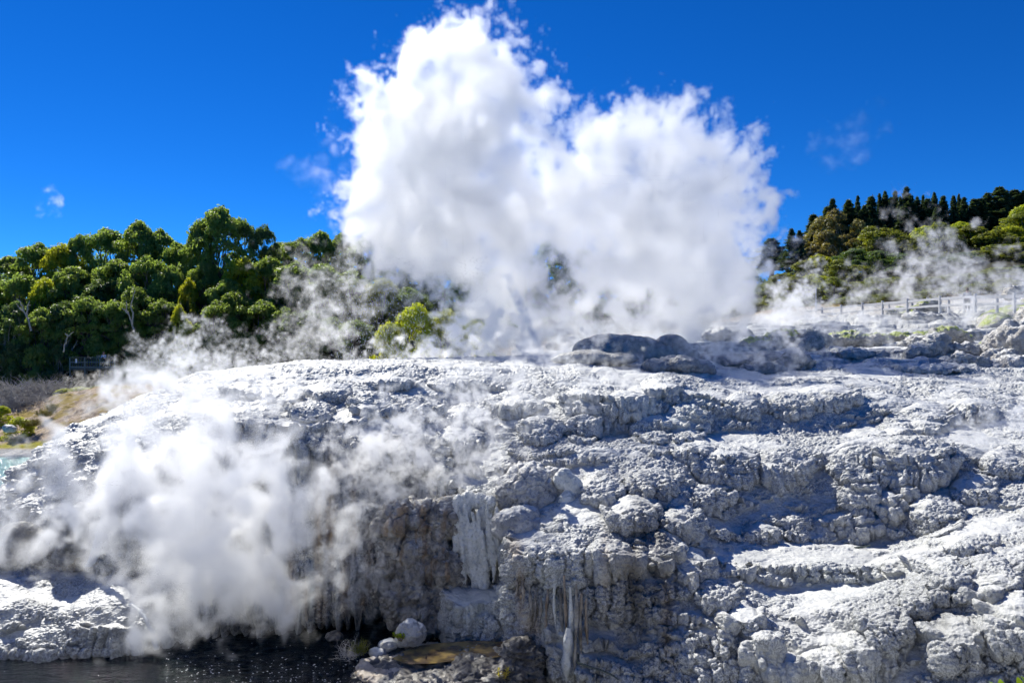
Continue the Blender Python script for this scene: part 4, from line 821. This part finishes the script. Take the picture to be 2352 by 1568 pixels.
steam('cave_steam','soft steam lit above the black river cave left of the craggy rock',[(825,1235,30),(800,1285,40),(850,1335,36),(815,1355,34),(870,1378,26),(760,1320,40),(890,1400,16),(720,1330,30),(840,1180,18)],23.2,.6,.06,3.6,seed=27,big=.8,amp=.5,edge=.4,warp=.35,kids=5,soft=1,contrast=0.55,en=.3)
steam('rock_steam','little puff of steam in front of the craggy rock',[(1005,1238,16),(985,1228,12),(1025,1232,10)],23.0,.8,.04,1.1,seed=29,big=.4,amp=.25,edge=.25,warp=.15,kids=3,soft=1,contrast=0.70)
steam('fence_steam','pale steam rolling in front of the left part of the plank fence',[(1830,705,46),(1795,745,46),(1870,725,39),(1900,752,46),(1970,735,34),(1850,660,30),(1840,770,34),(1930,770,34),(2010,760,30),(1790,690,34)],62,.6,.16,2.00,seed=31,big=2.16,amp=1.0,edge=1.0,warp=.8,kids=5,soft=1,contrast=0.55,en=.3)
steam('hillside_steam','grey veil of steam climbing the right hillside before the trees',[(2070,655,42),(2115,610,46),(2150,575,34),(2195,590,36),(2060,700,34),(2150,665,50),(2105,560,26),(2090,500,20),(2225,645,44),(2290,660,40),(2345,645,36),(2275,700,34),(2200,700,36),(2345,690,30),(2000,650,30),(2080,530,20),(2310,630,24)],70,.6,.18,0.86,seed=33,big=2.70,amp=1.2,edge=1.2,warp=1.0,kids=5,soft=1,contrast=.6,en=.28)
steam('right_steam','puff of steam blowing across the terrace at the right edge',[(2185,1035,20),(2225,1015,28),(2275,1000,32),(2320,980,36),(2355,990,34),(2260,945,16),(2160,1020,12)],27,.8,.065,2.43,seed=35,big=.7,amp=.45,edge=.4,warp=.35,kids=5,soft=1,contrast=0.70)
steam('geyser_mist','low bright mist blowing left from the foot of the water jet',[(900,822,23),(960,812,30),(1030,803,37),(1100,792,46),(1170,780,53),(1220,785,41),(1060,760,46),(840,830,16),(1140,740,46),(1290,775,34),(1350,770,34),(1180,815,20),(1080,815,18)],49,.6,.14,4.32,seed=37,big=1.76,amp=.8,edge=.9,warp=.5,kids=4,soft=1,contrast=0.55,en=.3)
steam('plateau_mist','thin mist lying over the dark geyser mounds and the plateau',[(1450,812,30),(1560,800,34),(1350,835,34),(1650,790,39),(1740,780,46),(1800,800,41),(1620,835,30),(1480,845,28),(1880,800,28),(1240,830,34)],38.8,.6,.13,2.4,seed=39,big=1.62,amp=.8,edge=.9,warp=.6,kids=4,soft=1,contrast=0.55,en=.3)
steam('small_cloud','tiny wisp of white vapour alone in the blue sky at the left',[(112,468,18),(100,478,14),(126,462,12),(112,488,10)],80,.8,.14,0.700,seed=41,big=3.0,amp=.9,edge=.7,warp=.4,kids=3,soft=1,contrast=.55,en=.25)
steam('faint_vapour','barely visible vapour fraying off the left side of the plume',[(740,385,34),(710,400,26),(760,340,24),(780,430,30)],50,.7,.16,0.224,seed=43,big=3.0,amp=1.2,edge=1.0,warp=.5,kids=4,soft=1,contrast=.55,en=.25)
steam('faint_vapour','barely visible vapour trail in the sky right of the plume',[(1950,330,40),(1900,350,30),(1990,300,26)],60,.7,.18,0.096,seed=45,big=3.0,amp=1.4,edge=1.0,warp=.5,kids=4,soft=1,contrast=.55,en=.25)
steam('bank_steam','faint puff of steam below the wooden lookout platform',[(195,880,20),(170,890,14),(225,872,16)],76,.7,.12,0.825,seed=47,big=1.35,amp=.6,edge=.6,warp=.4,kids=4,soft=1,contrast=0.70)

steam('path_steam','pale veil of steam over the right end of the plank fences',[(2230,705,34),(2290,690,38),(2340,665,36),(2180,722,28),(2120,735,26),(2330,705,34),(2060,745,24),(2000,760,24),(2250,740,26)],47,.6,.14,1.13,seed=61,big=2.2,edge=1.0,warp=.8,kids=4,soft=1,contrast=.55,en=.3)
# ------------------------------------------------------------ lookout platform, fences, people
M_wood=plain('green_grey_timber',(.17,.22,.20),.8,.3,5,.01,True)
M_woodd=plain('dark_timber',(.08,.10,.09),.85,.3,5,.01,True)
M_woodp=plain('pale_timber',(.50,.43,.30),.75,.2,5,.01,True)
M_woodw=plain('weathered_timber',(.46,.46,.47),.8,.2,4,.01,True)
def box_verts(c_,s_,rz=0,tilt=0):
    v=np.array([[x,y,z] for x in(-.5,.5) for y in(-.5,.5) for z in(-.5,.5)])*np.array(s_)
    if tilt: v=v@np.array(Matrix.Rotation(tilt,3,'Y')).T
    if rz: v=v@np.array(Matrix.Rotation(rz,3,'Z')).T
    return v+np.array(c_)
BF=np.array([[0,1,3,2],[4,6,7,5],[0,4,5,1],[2,3,7,6],[0,2,6,4],[1,5,7,3]])
def boxes(name,bs,mat,parent=None,bevel=.008):
    V_=np.concatenate([box_verts(*b) for b in bs]); F_=np.concatenate([BF+8*i for i in range(len(bs))])
    o=mesh_from(name,V_,F_,mat,parent)
    if bevel: m=o.modifiers.new('edge','BEVEL'); m.width=bevel; m.segments=1
    return o
def emp(name,loc,label,cat,group=None):
    o=bpy.data.objects.new(name,None); COL.objects.link(o); o.location=loc; return tag(o,label,cat,group)
def bar(p0,p1,t,h):
    p0=np.array(p0,float);p1=np.array(p1,float); d=p1-p0; L=np.linalg.norm(d); rz=math.atan2(d[1],d[0]); tl=-math.asin(d[2]/L)
    return ((p0+p1)/2,(L,t,h),rz,tl)
# platform at 84 m: rail top at row 820, deck at row 846
D0=84; s0=D0/F; xL=(159-CX)*s0; W=106*s0; zr=HC-(820-CY)*s0; zd=zr-1.15
pl=emp('lookout_platform',(xL+W/2,D0+1.4,zd),'green grey timber lookout platform with slatted railing below the left forest','platform')
def lx(x): return x-W/2
boxes('deck',[((lx(i*W/16+W/32),0,-.03),(W/16-.02,2.8,.06)) for i in range(16)],M_wood,pl)
boxes('top_rail',[((0,-1.4,1.13),(W+.1,.14,.05))],M_wood,pl)
for z in (.62,.12): boxes('rail',[((0,-1.37,z),(W,.05,.12))],M_wood,pl)
boxes('balusters',[((lx(.1+i*.235),-1.33,.55),(.10,.025,1.02)) for i in range(int(W/.235))],M_woodd,pl,0)
for i in range(4): boxes('post',[((lx(.06+i*(W-.12)/3),-1.36,.1),(.11,.11,2.0))],M_wood,pl)
boxes('beam',[((0,-1.2,-.16),(W,.1,.2)),((0,1.0,-.16),(W,.1,.2))],M_woodd,pl)
for i,x in enumerate((.33,.62,.74,.95)): boxes('pile',[((lx(W*x),-1.0,-1.0),(.22,.22,1.5))],M_woodd,pl); boxes('pile',[((lx(W*x),.9,-1.0),(.22,.22,1.5))],M_woodd,pl)
bn=emp('wooden_bench',(xL+W*.53,D0+2.0,zd),'pale timber bench backrest showing above the lookout railing','bench')
boxes('backrest',[((0,0,1.22),(1.5,.05,.20)),((0,0,.98),(1.5,.05,.18))],M_woodp,bn); boxes('seat',[((0,-.28,.5),(1.5,.42,.05))],M_woodp,bn)
for sx in (-.65,.65): boxes('leg',[((sx,-.05,.65),(.08,.08,1.28)),((sx,-.42,.24),(.08,.08,.48))],M_woodp,bn)
sg=boxes('notice',[((0,0,0),(.20,.02,.42))],plain('white_paint',(.75,.77,.76),.5),None); sg.location=(xL+.75,D0-.03,zd+.75); tag(sg,'small white notice on the left end of the lookout railing','sign')
def person(name,loc,rz,top,trouser,hair,label,lean=.25,arms='rail',hat=None,H=1.66):
    r=emp(name,loc,label,'person'); r.rotation_euler=(0,0,rz); k=H/1.7
    skin=plain('skin_'+name,(.50,.30,.22),.6,.1); 
    me=bpy.data.meshes.new('body'); L=lean
    def J(x,y,z): return (x*k,y*k,z*k)
    vs=[J(0,0,.93),J(0,-L*.3,1.15),J(0,-L*.8,1.38),J(0,-L*1.0,1.47),J(0,-L*1.1,1.56),J(0,-L*1.15,1.64),
        J(.17,-L*.85,1.38),J(.22,-L*.9-.12,1.12),J(.12,-L-.28,1.12 if arms=='rail' else .9),J(.05,-L-.30,1.14 if arms=='rail' else .86),
        J(-.17,-L*.85,1.38),J(-.22,-L*.9-.12,1.12),J(-.12,-L-.28,1.12 if arms=='rail' else .9),J(-.05,-L-.30,1.14 if arms=='rail' else .86),
        J(.1,0,.86),J(.1,-.02,.48),J(.1,.03,.08),J(.11,-.12,.03),J(-.1,0,.86),J(-.1,-.02,.48),J(-.1,.03,.08),J(-.11,-.12,.03)]
    ed=[(0,1),(1,2),(2,3),(3,4),(4,5),(2,6),(6,7),(7,8),(8,9),(2,10),(10,11),(11,12),(12,13),(0,14),(14,15),(15,16),(16,17),(0,18),(18,19),(19,20),(20,21)]
    rad=[.15,.14,.16,.065,.085,.08,.07,.05,.04,.03,.07,.05,.04,.03,.10,.075,.05,.04,.10,.075,.05,.04]
    me.from_pydata(vs,ed,[]); o=bpy.data.objects.new('body',me); COL.objects.link(o); o.parent=r
    sk=o.modifiers.new('skin','SKIN'); sk.use_smooth_shade=True; lay=me.skin_vertices[0] if me.skin_vertices else None
    if lay is None:
        import bmesh
        bm=bmesh.new(); bm.from_mesh(me); bm.verts.layers.skin.verify(); bm.to_mesh(me); bm.free(); lay=me.skin_vertices[0]
    for i,q in enumerate(rad): lay.data[i].radius=(q*k,q*k*(.75 if i in (0,1,2) else 1)); lay.data[i].use_root=(i==0)
    o.modifiers.new('sub','SUBSURF').levels=1; me.materials.append(skin)
    def cloth(nm,ids,m,grow):
        mp={a:i for i,a in enumerate(ids)}; mm=bpy.data.meshes.new(nm); mm.from_pydata([vs[a] for a in ids],[(mp[a],mp[b]) for a,b in ed if a in mp and b in mp],[])
        import bmesh
        bm=bmesh.new(); bm.from_mesh(mm); bm.verts.layers.skin.verify(); bm.to_mesh(mm); bm.free()
        for i,a in enumerate(ids): q=rad[a]*k+grow; mm.skin_vertices[0].data[i].radius=(q,q*(.8 if a in (0,1,2) else 1)); mm.skin_vertices[0].data[i].use_root=(i==0)
        c_=bpy.data.objects.new(nm,mm); COL.objects.link(c_); c_.parent=r; z_=c_.modifiers.new('skin','SKIN'); z_.use_smooth_shade=True; c_.modifiers.new('sub','SUBSURF').levels=1; mm.materials.append(m)
    cloth('shirt',[0,1,2,6,7,8,10,11,12],top,.02); cloth('trousers',[0,14,15,16,18,19,20],trouser,.018)
    hd=np.array(J(0,-L*1.18,1.62)); v=ICO[0].copy(); 
    hv=v*np.array([.085,.10,.115])*k*1.08+hd+np.array([0,.02,.025]); keep=(v[:,1]>-.35)|(v[:,2]>.45)
    hf=np.array([f for f in ICO[1] if keep[f].all()]); mesh_from('hair',hv,hf,hair,r,True)
    fv=v*np.array([.078,.095,.108])*k+hd; fv[:,1]-=np.clip(1-np.abs(v[:,0])*6,0,1)*np.clip(1-np.abs(v[:,2]+.1)*4,0,1)*(v[:,1]<0)*.022*k
    mesh_from('head',fv,ICO[1],skin,r,True)
    for sx in (-1,1):
        ev=ICO[0]*.012*k+hd+np.array([sx*.03*k,-.088*k,.02*k]); mesh_from('eye',ev,ICO[1],plain('eye_'+name,(.02,.02,.02),.3),r,True)
    if hat is not None: mesh_from('hat',np.concatenate([v*np.array([.09,.10,.07])*k+hd+np.array([0,0,.085*k])]),ICO[1],hat,r,True)
    return r
white=plain('white_cloth',(.80,.80,.84),.8,.06); person('person',(xL+W*.735,D0+.42,zd),0,white,plain('dark_cloth',(.04,.045,.06),.8),plain('fair_hair',(.42,.26,.15),.6),'person in a white shirt leaning on the lookout railing with folded arms',.3,'rail')
# fence beside the path on the plateau
def fence(name,posts,label,raillv,mat,post_h=1.12):
    """posts: (px,row of post top,distance)"""
    f=emp(name,P(posts[0][0],posts[0][1],posts[0][2]),label,'fence'); o0=np.array(f.location)
    tops=[np.array(P(*p_))-o0 for p_ in posts]
    for t_ in tops: boxes('post',[((t_[0],t_[1],t_[2]-post_h/2),(.16,.16,post_h))],mat,f)
    for z in raillv:
        for a,b in zip(tops[:-1],tops[1:]):
            boxes('rail',[bar(a+np.array([0,-.10,-z]),b+np.array([0,-.10,-z]),.05,.16)],mat,f)
    return f
fence('plank_fence',[(1818,716,76),(1888,705,73),(1932,700,70.5),(1981,695,68),(2027,690.5,65.5),(2083.6,686,62),(2159,679,58),(2240,674,54),(2330,672,51),(2430,668,48)],'front plank fence of pale timber running up the plateau through the steam',(.22,.72),M_woodw,1.3)
fence('plank_fence',[(1975,699,76),(2042,694,72),(2095,688,69),(2131,683,66),(2179,681,62),(2215,678,60),(2290,676,57),(2380,672,53)],'rear plank fence of pale timber on the far side of the path',(.22,.72),M_woodw,1.3)
z1=float(ground_z(1874,74)[0]); pz=P(1874,661,74); po=mesh_from('pole',*cone_strip([(pz[0],pz[1],z1-.3),(pz[0],pz[1],pz[2])],[.07,.06],8),M_woodw,None,True); tag(po,'slim pale upright pole in steam left of the plank fences','pole')
pp=P(2222,664,57); person('person',(pp[0],57,pp[2]-1.62),math.radians(150),plain('blue_jacket',(.10,.13,.2),.8),plain('grey_cloth',(.08,.08,.09),.8),plain('brown_hair',(.10,.06,.04),.6),'person in a dark jacket standing in the steam behind the plank fences',.1,'down')
# fallen sticks
def stick(px0,py0,px1,py1,D1,r_,lb,bend=.03):
    a=np.array(P(px0,py0,D1)); b=np.array(P(px1,py1,D1)); pts,rr=limb(a,b,r_,r_*.5,np.random.default_rng(int(px0)),bend,7); c0=pts[0].copy()
    v_,f_=tube_mesh([(pts-c0,rr)],6); o=mesh_from('stick',v_,f_,M_woodd,None,True); o.location=c0; tag(o,lb,'stick')
stick(1963,1258,2000,1252,surf_D(1980,1258)-.15,.035,'bleached stick lying on the wide flat ledge on the right')
stick(1325,1520,1420,1560,19.3,.03,'dead branch caught among the columns at the bottom of the drapery',.06)
stick(1560,1278,1620,1300,surf_D(1590,1290)-.2,.03,'dead branch lodged left of the wide flat ledge',.08)
# ------------------------------------------------------------ small plants
def leaf_blade(base,dirv,L,w_,curl,rng):
    n=7; d=np.array(dirv)/np.linalg.norm(dirv); side=unit(np.cross(d,[0,0,1.])+1e-6); out=[]; 
    for i in range(n):
        t=i/(n-1); c_=np.array(base)+d*L*t+np.array([0,0,-curl*L*t*t]); ww=w_*math.sin(math.pi*min(.999,(.08+.92*t)))**.8*(1-.15*t)
        out+= [c_-side*ww, c_+np.array([0,0,-.12*ww]), c_+side*ww]
    F_=[]
    for i in range(n-1):
        a=i*3; F_+=[(a,a+1,a+4,a+3),(a+1,a+2,a+5,a+4)]
    return np.array(out),np.array(F_)
M_fresh=leaf_material('fresh_glossy_leaves',(.10,.20,.02),(.22,.38,.03),.5,.25)
def rosette(name,px,py,D,nst,nl,L,w_,height,label,cat='plant',mat=None,seed=1,spread=.35,loc=None):
    rng=np.random.default_rng(seed); base=np.array(P(px,py,D)) if loc is None else np.array(loc)
    r=emp(name,base,label,cat); Vs=[];Fs=[];o=0; paths=[]
    for s_ in range(nst):
        tip=np.array([rng.uniform(-spread,spread),rng.uniform(-spread,spread)*.7,height*rng.uniform(.6,1)])
        paths.append(limb((0,0,0),tip,.012,.006,rng,.06,5))
        for i in range(nl):
            a_=rng.uniform(0,6.28); el=rng.uniform(.1,1.3); d=(math.cos(a_)*math.cos(el),math.sin(a_)*math.cos(el),math.sin(el))
            v_,f_=leaf_blade(tip-np.array([0,0,rng.uniform(0,.3)*height]),d,L*rng.uniform(.7,1.15),w_,.25,rng); Vs.append(v_);Fs.append(f_+o);o+=len(v_)
    lo=mesh_from('leaves',np.concatenate(Vs),np.concatenate(Fs),mat or M_fresh,r,True); at=lo.data.attributes.new('shade','FLOAT','POINT'); at.data.foreach_set('value',rng.random(len(lo.data.vertices)//21).repeat(21).astype(np.float32))
    v_,f_=tube_mesh(paths,5); mesh_from('stem',v_,f_,M_bark,r,True); return r
rosette('leafy_plant',922,1472,21.2,9,12,.11,.022,.24,'small bright green leafy plant growing between stones above the dark river',seed=3,spread=.22)
rosette('leafy_plant',1155,1566,19.8,6,14,.16,.012,.30,'yellow brown fern like plant at the bottom edge under the dark slab',seed=4,spread=.14,mat=leaf_material('yellow_fronds',(.16,.12,.03),(.35,.26,.05),.4))
rosette('leafy_plant',2330,1640,8.0,4,9,.17,.035,.30,'glossy green leaves poking up in the bottom right corner',seed=6,spread=.15)
rosette('leafy_plant',2262,1640,8.2,3,8,.15,.030,.20,'smaller sprig of glossy green leaves left of the corner leaves',seed=8,spread=.10)
# dead twiggy tuft
def twigs(name,px,py,D,n,L,label,mat,seed,spread=1,cat='brush',kind=None,group=None,r0=.012,up_=.5,stem=1):
    rng=np.random.default_rng(seed); base=np.array(P(px,py,D)); paths=[]
    for i in range(n):
        a_=rng.uniform(0,6.28); el=rng.uniform(-.1,1.2)*up_; st=np.array([rng.uniform(-.5,.5)*spread,rng.uniform(-.4,.4)*spread,rng.uniform(0,.2)])*L*stem
        tip=st+np.array([math.cos(a_)*math.cos(el),math.sin(a_)*math.cos(el),math.sin(el)+.25])*L*rng.uniform(.5,1.1)
        m=limb(st,tip,r0,r0*.3,rng,.12,6); paths.append(m)
        for j in range(3):
            p0=m[0][rng.integers(2,5)]; paths.append(limb(p0,p0+(tip-st)*.4+rng.standard_normal(3)*L*.18,r0*.5,r0*.2,rng,.12,4))
    v_,f_=tube_mesh(paths,4); o=mesh_from(name,v_,f_,mat,None,True); o.location=base; return tag(o,label,cat,group,kind)
twigs('dead_tuft',800,1512,21.0,46,.42,'tangle of bleached dead twigs overhanging the dark river',M_deadw,11,r0=.007)
twigs('grass_tuft',826,1500,21.0,60,.26,'green and straw coloured grass tuft growing through the dead twigs',leaf_material('tuft_grass',(.08,.12,.03),(.25,.26,.10),.4),12,r0=.006,up_=1.1)
twigs('dry_grass',950,1482,21.2,40,.16,'dry grey grass fringe beside the green leafy plant',M_deadw,13,r0=.004,up_=1.1,spread=2)
BG='bleached dead shrubs at the foot of the left forest'
for i,(x,y,D,n,L,lb) in enumerate([(12,925,76,60,2.0,'bleached dead shrub at the left edge'),(55,915,77,60,2.0,'bleached dead shrub, second from the left'),(95,925,77,50,1.8,'bleached dead shrub, third from the left'),(128,905,78,40,1.6,'bleached dead shrub, fourth from the left'),(70,935,75,50,1.6,'low bleached shrub in front of the others'),(25,940,74,40,1.4,'low bleached shrub close above the green bush'),(150,925,76,30,1.2,'low grey shrub beside the yellow green hedge')]):
    twigs('dead_shrub',x,y,D,n*3,L,lb,M_deadw,30+i,1.2,'shrub',None,BG,.03)
# green shrubs on the brown bank
for i,(k_,x,pt,D,w_,lb) in enumerate([('d',45,958,66,34,'glossy green shrub on the brown bank beside the pale boulder'),('d',5,932,70,20,'green shrub at the left edge of the brown bank'),('d',150,892,76,26,'yellow green shrub on top of the brown bank'),('d',185,888,77,26,'glossy shrub on the crest of the brown bank'),('e',225,884,78,24,'low green shrub on the crest of the bank near the mound')]):
    plant(k_,x,pt,D,w_,lb,'shrub','shrubs on the brown bank','shrub')
for i,(x,y,D,L,lb) in enumerate([(75,978,66,.5,'straw coloured grass tussock right of the glossy green shrub'),(102,955,69,.5,'larger straw tussock on the bank'),(120,940,71,.4,'small straw tussock higher on the bank')]):
    twigs('tussock',x,y,surf_D(x,y) if 0 else D,120,L,lb,leaf_material('straw%d'%i,(.22,.18,.05),(.40,.33,.10),.3),50+i,2,'tussock',None,'straw tussocks on the bank',.02,1.0)
# pale bare trunks in front of the forest
TG='pale bare trunks against the left forest'
def bare(px0,py0,D,segs,r_,lb,seed):
    rng=np.random.default_rng(seed); base=np.array(P(px0,py0,D)); zb=float(ground_z(px0,D)[0])
    paths=[]
    for s_ in segs:
        pts=np.array([P(a,b,D) for a,b in s_])-base; t=np.linspace(0,len(pts)-1,len(pts)*3); q=np.stack([np.interp(t,range(len(pts)),pts[:,i]) for i in range(3)],-1); q[1:-1]+=rng.standard_normal((len(q)-2,3))*.03
        paths.append((q,np.linspace(r_,r_*.35,len(q))))
    v_,f_=tube_mesh(paths,6); o=mesh_from('bare_tree',v_,f_,M_pale,None,True); o.location=base; tag(o,lb,'tree',TG)
bare(308,756,84.5,[[(308,760),(302,740),(296,722),(290,705),(291,690)],[(304,745),(306,720),(300,705),(305,685),(310,665)],[(296,722),(286,712),(280,706)]],.10,'bare pale trunk forking in two in the middle of the forest',1)
bare(72,760,84,[[(72,760),(66,735),(55,715),(48,695),(38,685)],[(62,728),(64,705),(68,690)],[(55,715),(45,708),(40,700)]],.10,'bare pale branching trunk near the left edge of the forest',2)
bare(146,806,82,[[(146,808),(150,788),(156,772),(170,762)],[(156,772),(150,764)]],.09,'leaning pale trunk above the left end of the lookout platform',3)
bare(165,802,86,[[(165,805),(172,792),(178,782)]],.07,'short sunlit trunk behind the lookout platform',4)
# ------------------------------------------------------------ airborne spray, surface froth and glint flecks
rng=np.random.default_rng(77); n=4500
u=rng.random(n)**.7; a=rng.random(n)
x0=760+rng.random(n)*360; y0=590+rng.random(n)*250; D_=46+rng.random(n)*6
cen=(x0-(1000-.55*(y0-560)))/230; keep=rng.random(n)<np.exp(-cen**2)
x0,y0,D_=x0[keep],y0[keep],D_[keep]; C_=np.stack([(x0-CX)/F*D_,D_,HC-(y0-CY)/F*D_],-1); s_=rng.uniform(.008,.024,len(C_))
ov=np.array([[1,0,0],[-1,0,0],[0,1,0],[0,-1,0],[0,0,1.6],[0,0,-1.6]]); of=np.array([[0,2,4],[2,1,4],[1,3,4],[3,0,4],[2,0,5],[1,2,5],[3,1,5],[0,3,5]])
Vd=(C_[:,None]+ov[None]*s_[:,None,None]).reshape(-1,3); Fd=(of[None]+6*np.arange(len(C_))[:,None,None]).reshape(-1,3)
t=MT('droplets'); M_drop=t.pbr((.9,.92,.95),.15); 
b_=t.b; b_.inputs['Transmission Weight'].default_value=.3
sp=mesh_from('water_spray',Vd,Fd,M_drop); tag(sp,'spray of white droplets falling left of the water jet',kind='stuff')
n=300; px_=rng.uniform(380,1000,n); py_=1568-np.abs(rng.standard_normal(n))*45; Dd=HC*F/(py_-CY); C_=np.stack([(px_-CX)/F*Dd,Dd,np.full(n,.006)],-1)
ok=(py_>1460); C_=C_[ok]; s_=rng.uniform(.008,.028,len(C_)); hx=np.array([[math.cos(k*math.pi/3),math.sin(k*math.pi/3)*.8,0] for k in range(6)]+[[0,0,.5]])
Vd=(C_[:,None]+hx[None]*s_[:,None,None]).reshape(-1,3); Fd=(np.array([[k,(k+1)%6,6] for k in range(6)])[None]+7*np.arange(len(C_))[:,None,None]).reshape(-1,3)
fo=mesh_from('froth_glints',Vd,Fd,plain('froth_glint_white',(.8,.8,.8),.4)); tag(fo,'white froth flecks and painted sun glints on the dark river',kind='stuff')  # white flecks also stand in for sun glints on the ripples
# shallow brown pool on the slab and thin waterfalls
def poly(name,pts,mat,label=None,kind='structure',dz=0):
    V_=np.array([P(*p_) for p_ in pts]); z=V_[:,2].mean()+dz; V_[:,2]=z; c0=V_.mean(0); me=bpy.data.meshes.new(name); me.from_pydata((V_-c0).tolist(),[],[list(range(len(V_)))]); me.materials.append(mat); o=bpy.data.objects.new(name,me); COL.objects.link(o); o.location=c0; o['kind']=kind; return o
def zpt(px,py,z): D=(HC-z)*F/(py-CY); return (px,py,D)
t=MT('ochre_water'); v=t.pos(); M_och=t.pbr(t.mix(t.ramp(t.noise(v,2.2,3),.4,.6),(.09,.065,.045),(.27,.19,.07)),.08,t.bump(t.noise(v,6,3),.25,.03),.5)
poly('shallow_pool',[zpt(a,b,.82) for a,b in [(900,1512),(930,1494),(960,1482),(1020,1474),(1100,1470),(1180,1474),(1215,1486),(1190,1500),(1130,1510),(1060,1514),(1000,1522),(940,1524)]],M_och)
def fall(name,pts,w_,label,mat,seed):
    rng=np.random.default_rng(seed); V_=[]; tq=np.linspace(0,len(pts)-1,len(pts)*4); pts=[tuple(np.interp(tq[i],range(len(pts)),[p_[k] for p_ in pts]) for k in range(3)) for i in range(len(tq))]; n=len(pts)
    for i,(px,py,D) in enumerate(pts):
        c_=np.array(P(px,py,D)); ww=(w_[0]+(w_[1]-w_[0])*i/(n-1))/2
        wj=ww*(.7+.6*rng.random()); jx=.04*(rng.random()-.5)
        for k in range(6): t=k/5-.5; V_.append(c_+np.array([t*2*wj+jx,-.05*math.cos(t*math.pi)-.03*rng.random(),0]))
    F_=[(i*6+k,i*6+k+1,i*6+k+7,i*6+k+6) for i in range(n-1) for k in range(5)]
    o=mesh_from(name,V_,F_,mat,None,True); s_=o.modifiers.new('t','SOLIDIFY'); s_.thickness=.03; tag(o,label,'waterfall')
t=MT('falling_water'); M_fall=t.pbr(t.mix(t.noise(t.pos((6,6,.7)),1,4),(.24,.28,.34),(.55,.58,.62)),.3,t.bump(t.noise(t.pos((8,8,.6)),1,3),.5,.03))
fall('waterfall',[(246,1165,25.6),(240,1185,25.55),(232,1215,25.4),(224,1250,25.3),(216,1280,25.2),(205,1300,25.1)],(.14,.34),'thin waterfall sliding down beside the dripping rock on the left',M_fall,1)
fall('waterfall',[(300,1385,23.6),(322,1400,23.3),(340,1425,23.0),(352,1455,22.9),(362,1490,22.8)],(.10,.10),'narrow trickle running off the tip of the lower left ledge',M_fall,2)
print('props',round(time.time()-T0,1))
